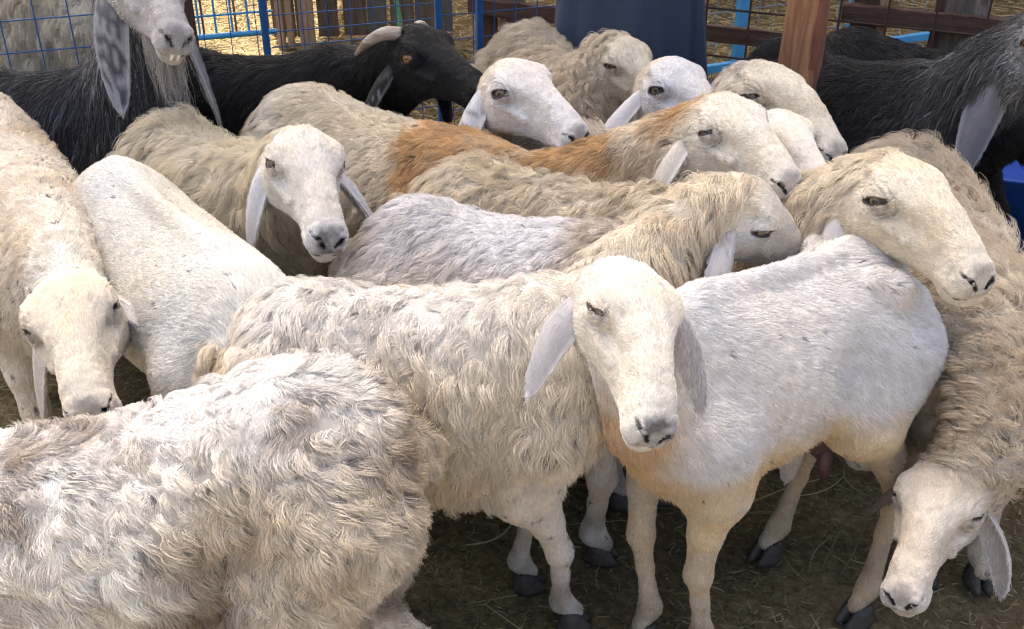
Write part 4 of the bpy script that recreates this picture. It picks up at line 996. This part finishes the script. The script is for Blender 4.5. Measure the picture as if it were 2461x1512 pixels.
# ------------------------------------------------------------------ coat colours
WHITE, CREAM, TAN, DIRT, GREY = np.array([.80, .77, .71]), np.array([.72, .62, .46]), np.array([.52, .34, .17]), np.array([.22, .165, .11]), np.array([.50, .49, .49])
def base_col(a=WHITE, b=CREAM, dirt=.25, dscale=6, face=WHITE, belly=None, legs=None, top=None, dirtcol=DIRT, bias=.0, spots=.15):
    a, b = a * 1.09, b * 1.09; face = face * .90
    def fn(A, P, body, h, W):
        sd = A['seed']; Q = P - A['org']
        t = .5 + .9 * fbm(Q, 7, sd, 3) + bias
        c = mix(np.tile(a, (len(P), 1)), b, t)
        if top is not None: c = mix(c, top, np.clip((body[:, 2] - .60) / .09 + .35 * fbm(Q, 12, sd + 9, 2), 0, 1) * .75 * W[:, 0])
        if belly is not None: c = mix(c, belly, np.clip((A.get('belly_z', .44) - body[:, 2]) / .06 + 1.1 * fbm(Q, 12, sd + 2, 3), 0, 1) * (1 - W[:, 2]))
        if legs is not None: c = mix(c, legs, W[:, 3] * np.clip(.55 + .8 * fbm(Q, 18, sd + 3, 2), 0, 1))
        lw = W[:, 3] * np.clip((.20 - P[:, 2]) / .12, 0, 1) * np.clip(.55 + 1.2 * fbm(Q, 26, sd + 51, 3), 0, 1); c = mix(c, (.30, .235, .17), lw * .8)
        d = np.clip(fbm(Q, dscale, sd + 31, 4) * 2.2 - .25, 0, 1) * dirt * (1 - W[:, 2] * .8)
        c = mix(c, dirtcol, d)
        d2 = np.clip(fbm(Q, 42, sd + 77, 2) * 3 - 1.2, 0, 1) * spots * (1 - W[:, 2] * .7); c = mix(c, dirtcol * .7, d2)
        fc = mix(np.tile(face, (len(P), 1)), b, np.clip(.35 + 1.3 * fbm(Q, 16, sd + 8, 3), 0, 1) * A.get('face_cream', .5)); fc = mix(fc, (.42, .38, .34), np.clip(1.6 * fbm(Q, 34, sd + 18, 3) - .25, 0, 1) * .30)
        fw = W[:, 2] * np.clip((h[:, 0] + A.get('face_from', .0)) / .06, 0, 1); c = mix(c, fc, fw)
        mz = np.clip((h[:, 0] - .225) / .04, 0, 1) * W[:, 2]; c = mix(c, np.array(A.get('muz_col', (.48, .47, .47))), mz * A.get('muz', .35))
        ew = np.sqrt(((h[:, 0] - .100) / .032) ** 2 + ((h[:, 2] - .018) / .018) ** 2); c = mix(c, (.30, .27, .25), np.clip(1.1 - ew, 0, 1) * W[:, 2] * A.get('eye_smudge', .5)); ts = cone(h * np.array([1, 0, 1]) + np.abs(h) * np.array([0, 1, 0]), np.array([.106, .058, .032]), np.array([.150, .048, -.004]), .007, .003); c = mix(c, (.26, .22, .20), np.clip(-ts / .004 + .2, 0, 1) * W[:, 2] * .55)
        if 'paint' in A: c = A['paint'](A, P, body, h, W, c)
        return np.clip(c, .005, .9)
    return fn
def goat_col(body_c, head_c, neck_c=None, leg_c=None, streak=.3):
    def fn(A, P, body, h, W):
        sd = A['seed']; Q = P - A['org']; c = np.tile(np.array(body_c), (len(P), 1)) * (1 + streak * fbm(Q, 9, sd, 3))[:, None]
        if neck_c is not None: c = mix(c, np.array(neck_c), np.clip(W[:, 1] * (.75 + .6 * fbm(Q, 14, sd + 1, 2)), 0, 1))
        hc = np.tile(np.array(head_c), (len(P), 1)) * (1 + .25 * fbm(Q, 40, sd + 2, 3))[:, None]
        c = mix(c, hc, W[:, 2])
        if 'paint' in A: c = A['paint'](A, P, body, h, W, c)
        return np.clip(c, .003, .9)
    return fn

WOOLY = dict(body=.028, neck=.028, head=.0066, leg=.0065, lift=.55, clump=.020, pull=.45, curl=.24, messy=.5, droop=.3, rad=.0005, cover=3.5, sub=.4, tags=.015)
SHORT = dict(body=.0145, neck=.016, head=.0062, leg=.006, lift=.30, clump=.013, pull=.28, curl=.04, messy=.18, droop=.1, rad=.0005, cover=3.0, K=6, sub=.15, cvar=.12, skin=.68, tags=.004, tagsize=.006)
MEDIUM = dict(body=.021, neck=.025, head=.0064, leg=.0065, lift=.42, clump=.017, pull=.42, curl=.12, messy=.34, droop=.2, rad=.0006, cover=3.3, sub=.3)
def C_(base, **kw): d = dict(base); d.update(kw); return d
DOWN = (0, 0, -1)

HERD = []
def add(**A): HERD.append(A)

# front row
add(label='shaggy dirty grey-white sheep nearest the camera, its head out of frame', hip=(718, 885, .725), head_deg=195, len=.48, witz=.655, seed=3,
    coat=C_(WOOLY, body=.022, leg=.020, lift=.46, messy=.72, clump=.019, pull=.5, sub=.45, curl=.26, droop=.45, cover=4.0, rad=.00045, cvar=.36, tags=.03, skin=.5), lump=.008, fat=1.12,
    colour=base_col(np.array([.78, .74, .66]), np.array([.56, .48, .36]), .95, 8, top=np.array([.74, .73, .71]), spots=.7, dirtcol=np.array([.27, .20, .13])), groom=(-.12, 0, -1), ear={'dir': DOWN}, tailr=.012, tailz=.54, thighr=1.22, legr=1.5)
add(label='long-woolled cream sheep side-on in the middle, head turned away behind its neighbour', hip=(700, 690, .72), wit=(1290, 690, .72), seed=5,
    poll=(1700, 470, 1.70), nose=(1925, 640, 1), hup=(-.15, -.25, 1), nmid=(-.02, .02, .03), hooves=dict(fr=(1365, 1505), fl=(1258, 1412)),
    coat=C_(WOOLY, body=.024, neck=.036, curl=.24, lift=.40, clump=.021, messy=.48, pull=.5), lump=.006, refine=3, eye_open=.006,
    colour=base_col(np.array([.72, .67, .57]), np.array([.60, .50, .35]), .22, 7, top=np.array([.78, .76, .72]), legs=np.array([.66, .63, .59])), groom=(-.4, 0, -.9), legr=.80,
    earL={'dir': (-.3, 0, -1)}, earR={'dir': (-.45, -.35, -1), 'col': (.60, .57, .55), 'spots': .6})
add(label='thin short-haired bluish-white ewe with tan throat, facing the camera with drooping ears', hip=(2078, 572, .735), wit=(1665, 705, .73), seed=8,
    poll=(1475, 655, 1.36), nose=(1578, 1060, -1), roll=-15, hup=(0, .3, 1), nbase=(.30, 0, .56), nmid=(0, 0, .0), nr=(.092, .056), bony=.95, tent=.34, fat=.92, refine=3, hs=1.0, prof=dict(bot={-.27: .04, -.18: .055, -.05: .05, .10: .04, .20: .02}),
    hooves=dict(fl=(1668, 1590), fr=(1548, 1535), hl=(2060, 1490), hr=(1845, 1338)), hoofdir=dict(hl=(-.9, -.5), hr=(-.8, -.6)), legr=.80,
    coat=C_(SHORT, body=.0155), len_fn=lambda A, V, b, h, W, L: L * (1 + .7 * W[:, 0] * np.clip((.47 - b[:, 2]) / .06 + 1.0 * fbm(V, 12, 77, 2), 0, 1)), eye_open=.0028, muz=.6, muz_col=(.40, .40, .42), nose_dark=.8, nose_col=(.06, .06, .065),
    colour=base_col(np.array([.63, .64, .67]), np.array([.70, .67, .62]), .22, 8, belly=np.array([.68, .54, .34]), legs=np.array([.62, .55, .44]), face=np.array([.72, .67, .57])), belly_z=.49,
    paint=lambda A, P, b, h, W, c: mix(c, TAN * 1.15, np.clip(W[:, 1] * 1.3 - .1 + np.clip((b[:, 0] - .33) / .04, 0, 1) * (b[:, 2] > .36), 0, 1) * np.clip((.63 - b[:, 2]) / .10 + .6 * fbm(P, 14, 3, 2), 0, .75) * (1 - np.clip(W[:, 2] * 1.5, 0, 1))),
    earR={'dir': (-.26, -.12, -1), 'wax': (.75, -.65, 0), 'len': .16, 'col': (.46, .45, .46), 'cup': .3, 'spread': .035, 'tip': 1.2}, earL={'dir': (.12, -.30, -1), 'wax': (1, .5, .2), 'len': .15, 'col': (.46, .44, .44), 'cup': .3, 'spread': .055, 'tip': 1.5}, face_cream=.45)
# second rows
add(label='grey-white woolly sheep with brown withers, behind the long-woolled one', hip=(985, 480, .715), wit=(1480, 548, .71), seed=12,
    pollw=(.55, 1.80, .40), hdir=(.7, -.3, -.7), coat=MEDIUM, lump=.004,
    colour=base_col(np.array([.70, .68, .66]), np.array([.62, .53, .40]), .3, 9, top=np.array([.72, .72, .73])), paint=lambda A, P, b, h, W, c: mix(c, (.40, .29, .17), np.clip((b[:, 0] - .10) / .06, 0, 1) * np.clip((b[:, 2] - .56) / .05 + .8 * fbm(P, 14, 3, 2), 0, 1) * .55))
add(label='cream sheep resting its long yellowish head beyond the shorn ewe on the right', hip=(1125, 385, .715), wit=(1640, 450, .71), seed=14,
    poll=(2070, 420, 1.78), nose=(2365, 690, -1), hs=1.14, roll=-4, roman=.006, nmid=(0, 0, -.02), nr=(.105, .078), refine=3, eye_open=.005, coat=C_(MEDIUM, body=.027, curl=.25, messy=.4), lump=.004,
    colour=base_col(np.array([.68, .62, .51]), np.array([.58, .49, .35]), .3, 11, face=np.array([.74, .69, .58])), face_cream=.55, eye_smudge=.8,
    earR={'dir': (-.02, 0, -1), 'col': (.76, .73, .70), 'spread': .034, 'bx': .035, 'wid': .040, 'bz': -.008}, earL={'dir': (-.2, .1, -1)})
add(label='white-rumped sheep with ginger shoulders and neck and half-closed eyes', hip=(725, 205, .735), wit=(1130, 325, .72), seed=17,
    poll=(1690, 285, 2.06), nose=(1905, 455, -1), hs=1.08, nbase=(.30, 0, .57), nmid=(-.02, 0, -.05), nr=(.105, .08), refine=3, eye_open=.003, coat=C_(MEDIUM, body=.024, curl=.1), lump=.003,
    colour=base_col(np.array([.72, .68, .58]), np.array([.66, .58, .44]), .08, 6, face=np.array([.74, .71, .64])),
    paint=lambda A, P, b, h, W, c: mix(c, TAN * (1.0 + .45 * fbm(P, 16, 4, 2))[:, None], np.clip((b[:, 0] - .06 + .10 * fbm(P - A['org'], 8, 5, 2)) / .05, 0, 1) * np.clip((.045 - h[:, 0]) / .04, 0, 1) * np.clip(.95 + 1.3 * fbm(P, 12, 21, 3), 0, 1)),
    earR={'dir': (-.05, 0, -1), 'col': (.74, .69, .60), 'len': .14, 'spread': .062, 'bx': .04}, earL={'dir': (0, 0, -1)})
add(label='cream sheep with its head pushed in between two others, only brow and muzzle showing', mode='w', hip=(.0, 2.12, .50), wit=(.42, 2.10, .54), s=.76, sx=.95, seed=19, hs=1.05,
    poll=(1828, 315, 2.20), nose=(1985, 470, -1), refine=3, coat=C_(MEDIUM, q=.6), eye_open=.003, colour=base_col(WHITE, np.array([.70, .62, .48]), .05), face_cream=.8)
add(label='big-headed curly cream sheep in front of the timber post, looking down right', hip=(1330, 262, .71), wit=(1590, 345, .69), seed=21, sx=1.0,
    poll=(1768, 200, 2.36), nose=(2015, 385, -1), hs=1.22, roll=-6, roman=.010, refine=3, eye_open=.004, coat=C_(MEDIUM, body=.04, messy=.5), nmid=(0, 0, .0), nr=(.11, .085),
    colour=base_col(np.array([.62, .57, .50]), np.array([.50, .43, .33]), .2, 9, face=np.array([.75, .70, .58])), face_cream=.9, earR={'dir': (-.6, .2, -1)}, earL={'dir': (0, 0, -1)}, face_from=.06)
add(label='clean white sheep looking right with black-speckled drooping ear, beside the black goat', mode='w', hip=(-.42, 2.66, .52), wit=(.0, 2.52, .56), s=.80, sx=.95, seed=23, hs=1.10,
    poll=(1185, 190, 2.36), nose=(1398, 340, -1), refine=3, eye_open=.0075, coat=C_(SHORT, neck=.02), colour=base_col(np.array([.74, .70, .62]), CREAM, .05, face=np.array([.77, .75, .72])), face_cream=.25, muz=.5, nmid=(0, 0, .06),
    earR={'dir': (-.12, -.05, -1), 'col': (.74, .73, .72), 'spots': .9, 'spot_t': .35, 'len': .155, 'wid': .034, 'spread': .040, 'bx': .030}, earL={'dir': (.2, 0, -1)})
add(label='white-faced sheep with one ear slanting down left, just below the navy tunic', mode='w', hip=(-.10, 2.74, .54), wit=(.30, 2.64, .58), s=.82, sx=.95, seed=25, hs=1.10,
    poll=(1560, 185, 2.52), nose=(1760, 330, -1), refine=3, eye_open=.0075, coat=SHORT, colour=base_col(np.array([.74, .72, .68]), CREAM, .05, face=np.array([.76, .75, .74])), face_cream=.15, nmid=(0, 0, .05),
    earR={'dir': (-.50, -.1, -1), 'col': (.72, .71, .72), 'len': .15, 'wid': .025}, earL={'dir': (.2, 0, -1)})
add(label='woolly beige sheep at the back, standing against the man in the navy tunic', hip=(1270, 60, .71), wit=(1395, 165, .70), seed=27, sx=.9,
    poll=(1455, 110, 2.72), nose=(1600, 285, -1), refine=3, eye_open=.005, coat=C_(WOOLY, body=.024, clump=.013, curl=.4, pull=.8), lump=.006,
    colour=base_col(np.array([.66, .59, .47]), np.array([.58, .49, .36]), .1, 8, face=np.array([.73, .68, .55])), face_cream=.8, nmid=(0, 0, .03), earR={'dir': (-.06, 0, -1), 'col': (.72, .67, .58), 'spread': .034, 'wid': .024, 'bx': .03}, earL={'dir': (0, 0, -1)})
# left side
add(label='tan-stained white sheep at the left edge grazing with its head down', hip=(-70, 215, .735), wit=(70, 440, .715), seed=29,
    poll=(172, 695, 1.70), nose=(222, 1010, -1), hs=1.2, roll=8, nmid=(0, 0, .06), nr=(.108, .060), refine=2, coat=C_(MEDIUM, body=.019, neck=.019), lump=.004, eye_open=.004,
    hooves=dict(fl=(72, 955)), colour=base_col(np.array([.76, .72, .64]), np.array([.64, .52, .36]), .22, 7, face=np.array([.76, .70, .58]), bias=-.2), face_cream=.5,
    earL={'dir': (.10, -.30, -1), 'wax': (.5, -.8, 0), 'col': (.72, .69, .66), 'spread': .075, 'len': .19}, earR={'dir': (-.05, .1, -1), 'spread': .02})
add(label='shorn white sheep between the grazing one and the fluffy one, its head hidden', hip=(275, 385, .73), wit=(535, 610, .71), seed=31, bony=.8, hipb=0, tent=.30, fat=1.0, prof=dict(wid={-.36: .02, -.31: .01}, bot={-.05: .05, .10: .07, .20: .07, .28: .05}),
    pollw=(-.40, 1.48, .34), hdir=(.4, -.3, -.9), coat=C_(SHORT, body=.011, neck=.026), nmid=(.02, -.02, .12), colour=base_col(np.array([.72, .71, .67]), np.array([.68, .65, .57]), .06, 6), )
add(label='fluffy cream sheep facing the camera with white ears hanging, at centre left', hip=(395, 275, .71), wit=(590, 370, .70), seed=33,
    poll=(700, 345, 2.02), nose=(795, 590, -1), hs=1.12, roll=-6, refine=3, eye_open=.006, coat=C_(WOOLY, body=.034, messy=.5), lump=.008, nmid=(0, 0, .0), hup=(0, .2, 1), muz=.5, nose_dark=.8,
    colour=base_col(np.array([.70, .65, .53]), np.array([.60, .52, .37]), .12, 7, belly=np.array([.42, .36, .27]), face=np.array([.76, .73, .66])), face_cream=.35,
    earR={'dir': (-.02, -.05, -1), 'wax': (.6, -.8, 0), 'len': .16, 'col': (.70, .69, .69)}, earL={'dir': (.28, -.05, -1), 'wax': (.5, -.8, 0), 'col': (.62, .61, .62)})
# right
add(label='curly-necked sheep grazing at the lower right with its face to the ground', hip=(2200, 352, .72), wit=(2362, 655, .645), seed=35, fat=1.18,
    poll=(2290, 1130, 1.53), nose=(2162, 1455, -1), hs=1.08, roll=10, hup=(0, -.2, 1), nbase=(.30, 0, .54), nmid=(.05, -.10, .10), nr=(.105, .075), refine=3, eye_open=.003,
    hooves=dict(fl=(2345, 1400), fr=(2215, 1385)), coat=C_(WOOLY, body=.026, neck=.022, clump=.014, curl=.45, messy=.7), lump=.008,
    colour=base_col(np.array([.66, .60, .50]), np.array([.50, .41, .29]), .45, 9, face=np.array([.74, .69, .60])), face_cream=.45,
    earR={'dir': (-.35, 0, -1), 'col': (.22, .17, .15), 'len': .065, 'wid': .02, 'edge_col': (.3, .25, .22), 'spread': .02}, earL={'dir': (.1, -.1, -1), 'wax': (.6, -.7, 0), 'col': (.55, .52, .50), 'len': .16, 'wid': .024})
# goats
BLK = (.008, .008, .009)
add(kind='goat', label='grey long-haired goat at the far left with long mottled ears and a beard', hip=(-150, 150, .76), wit=(235, 165, .76), seed=41, hairmat=1,
    poll=(325, -78, 2.62), nose=(430, 105, -1), hs=1.28, roll=-14, horns=[[(.035, -.02, .05, .016), (-.02, -.03, .10, .015), (-.09, -.05, .09, .012), (-.13, -.07, .03, .005)]], nr=(.10, .07), refine=1, coat=dict(body=.075, neck=.07, head=.009, leg=.012, lift=.25, clump=.02, pull=.5, curl=.05, messy=.15, droop=.5, rad=.0007, cover=3.2, K=8, sub=.3, streak=.7, skin=.5),
    beard=(.15, .225, 500, .11, (.40, .38, .36)), colour=goat_col((.022, .023, .027), (.44, .42, .40), (.13, .125, .12), streak=1.2), groom=(-.25, 0, -1), muz=.5,
    earR={'dir': (.17, -.30, -1), 'spread': .035, 'len': .24, 'wid': .036, 'edge_col': (.45, .45, .46), 'col': (.30, .30, .31), 'spots': 1.0, 'spot_t': -.15, 'wax': (1, -.1, 0), 'cup': .25}, earL={'dir': (.12, .05, -1), 'len': .30, 'wid': .036, 'col': (.34, .34, .35), 'spots': .9, 'spot_t': .1, 'spread': .01})
add(kind='goat', label='black goat looking right with a pale horn sweeping back', hip=(455, 125, .73), wit=(800, 118, .76), seed=43, hairmat=1,
    poll=(958, 118, 2.56), nose=(1172, 228, -1), hs=1.10, horns=[[(.040, -.030, .054, .0155), (.012, -.052, .050, .0145), (-.024, -.066, .022, .011), (-.060, -.070, -.018, .0035)], [(.040, .030, .052, .0155), (.012, .046, .044, .0145), (-.020, .056, .012, .011), (-.050, .060, -.024, .0035)]], nr=(.10, .075), nmid=(0, 0, .04), refine=3, eye_open=.008, coat=dict(body=.055, neck=.05, head=.006, leg=.01, lift=.28, clump=.018, pull=.4, curl=.05, messy=.2, droop=.3, rad=.0007, cover=2.8, K=7, sub=.3, streak=.4, skin=.6),
    colour=goat_col(BLK, (.009, .009, .010)), groom=(-.5, 0, -.9), earR={'dir': (-.35, -.1, -1), 'len': .12, 'wid': .02, 'spread': .03, 'col': (.025, .022, .022), 'spots': .5, 'spot_t': .55, 'spot_col': (.4, .4, .4), 'edge_col': (.12, .12, .12)}, earL={'dir': (0, 0, -1), 'col': (.03, .03, .03), 'edge_col': (.05, .05, .05)})
add(kind='goat', label='dark grey goat behind the timber post with a long silver ear', hip=(1885, 92, .78), wit=(2195, 165, .76), seed=45, hairmat=1,
    poll=(2480, 76, 2.44), nose=(2630, 255, -1), hs=1.12, nr=(.10, .075), refine=1, coat=dict(body=.05, neck=.05, head=.008, leg=.012, lift=.4, clump=.02, pull=.5, curl=.08, messy=.35, droop=.3, rad=.0007, cover=3, K=7, sub=.3, streak=.6, skin=.5),
    colour=goat_col((.022, .021, .021), (.30, .30, .31), (.09, .09, .09), streak=.9), earR={'dir': (-.12, -.08, -1), 'spread': .02, 'len': .27, 'wid': .042, 'col': (.24, .24, .26), 'wax': (.9, -.3, 0), 'edge_col': (.5, .5, .52)}, earL={'dir': (0, .2, -1), 'len': .25, 'wid': .04, 'col': (.3, .3, .32)})
add(kind='goat', label='black goat behind the dark grey one, only its back showing', hip=(2390, 130, .72), wit=(2060, 70, .74), seed=47, hairmat=1,
    pollw=(1.0, 3.2, .62), hdir=(-.6, .4, -.6), coat=dict(body=.03, neck=.03, head=.008, leg=.012, lift=.3, clump=.02, pull=.4, curl=.05, messy=.2, droop=.3, rad=.0009, cover=2.4, K=6, sub=.2, q=.6), colour=goat_col(BLK, BLK))
add(label='cream woolly sheep behind the blue wire mesh at the top left', mode='w', hip=(-1.9, 3.55, .82), wit=(-1.4, 3.6, .84), seed=49, pollw=(-1.0, 3.9, .9), hdir=(.8, .6, -.4), coat=C_(WOOLY, clump=.03, curl=.35, body=.04), lump=.008, colour=base_col(np.array([.76, .72, .62]), np.array([.66, .58, .44]), .1))

add(kind='goat', label='black goat mostly out of frame at the right edge beside the curly-necked sheep', mode='w', hip=(1.95, 2.0, .66), wit=(1.50, 1.92, .64), seed=51, hairmat=1,
    poll=(2505, 790, 1.80), nose=(2436, 1010, -1), hs=1.0, refine=1, horns=[[(.04, -.03, .055, .016), (.01, -.05, .075, .015), (-.03, -.065, .06, .011), (-.06, -.07, .03, .004)]], nr=(.09, .06),
    coat=dict(body=.03, neck=.03, head=.007, leg=.012, lift=.3, clump=.02, pull=.4, curl=.05, messy=.2, droop=.3, rad=.0008, cover=2.4, K=6, sub=.2), colour=goat_col(BLK, (.02, .018, .018)), earR={'dir': (-.2, -.2, -1), 'len': .12, 'wid': .022, 'col': (.05, .045, .045), 'edge_col': (.1, .1, .1)}, earL={'dir': (.2, 0, -1), 'col': (.03, .03, .03), 'edge_col': (.05, .05, .05)})
# ------------------------------------------------------------------ grow the herd
PH = []
for i, A in enumerate(HERD):
    PH.append(animal(A))
for st in PH: animal_coat(st)

# udder and teat of the thin ewe, teeth of the grey goat
def extra_parts():
    M_UD = noise_mat('udder_skin', (.10, .055, .06), (.17, .095, .10), 18, .6, bump=.2, bscale=60)
    for st in PH:
        A = st['A']; root = st['root']; org = A['org']; lab = A['label']
        if lab.startswith('thin short'):
            B = A['B']; pts = [B(-.19, 0, .41), B(-.195, 0, .37), B(-.20, 0, .33), B(-.20, .01, .295), B(-.20, .012, .275)]
            o = tube('udder', pts, [.050, .062, .055, .030, .012], M_UD, root, org, 20)
            tube('teat', [B(-.185, .03, .32), B(-.185, .035, .28), B(-.187, .037, .25)], [.016, .014, .007], M_UD, o, org, 12)
        if lab.startswith('grey long-haired'):
            M_T = noise_mat('tooth', (.62, .55, .40), (.75, .70, .58), 30, .4)
            for k in (-1, 1):
                tube('tooth', [A['HP'](.262, k * .0052, -.040), A['HP'](.268, k * .0054, -.032), A['HP'](.271, k * .0054, -.023)], [.0045, .0048, .004], M_T, root, org, 8)
extra_parts()
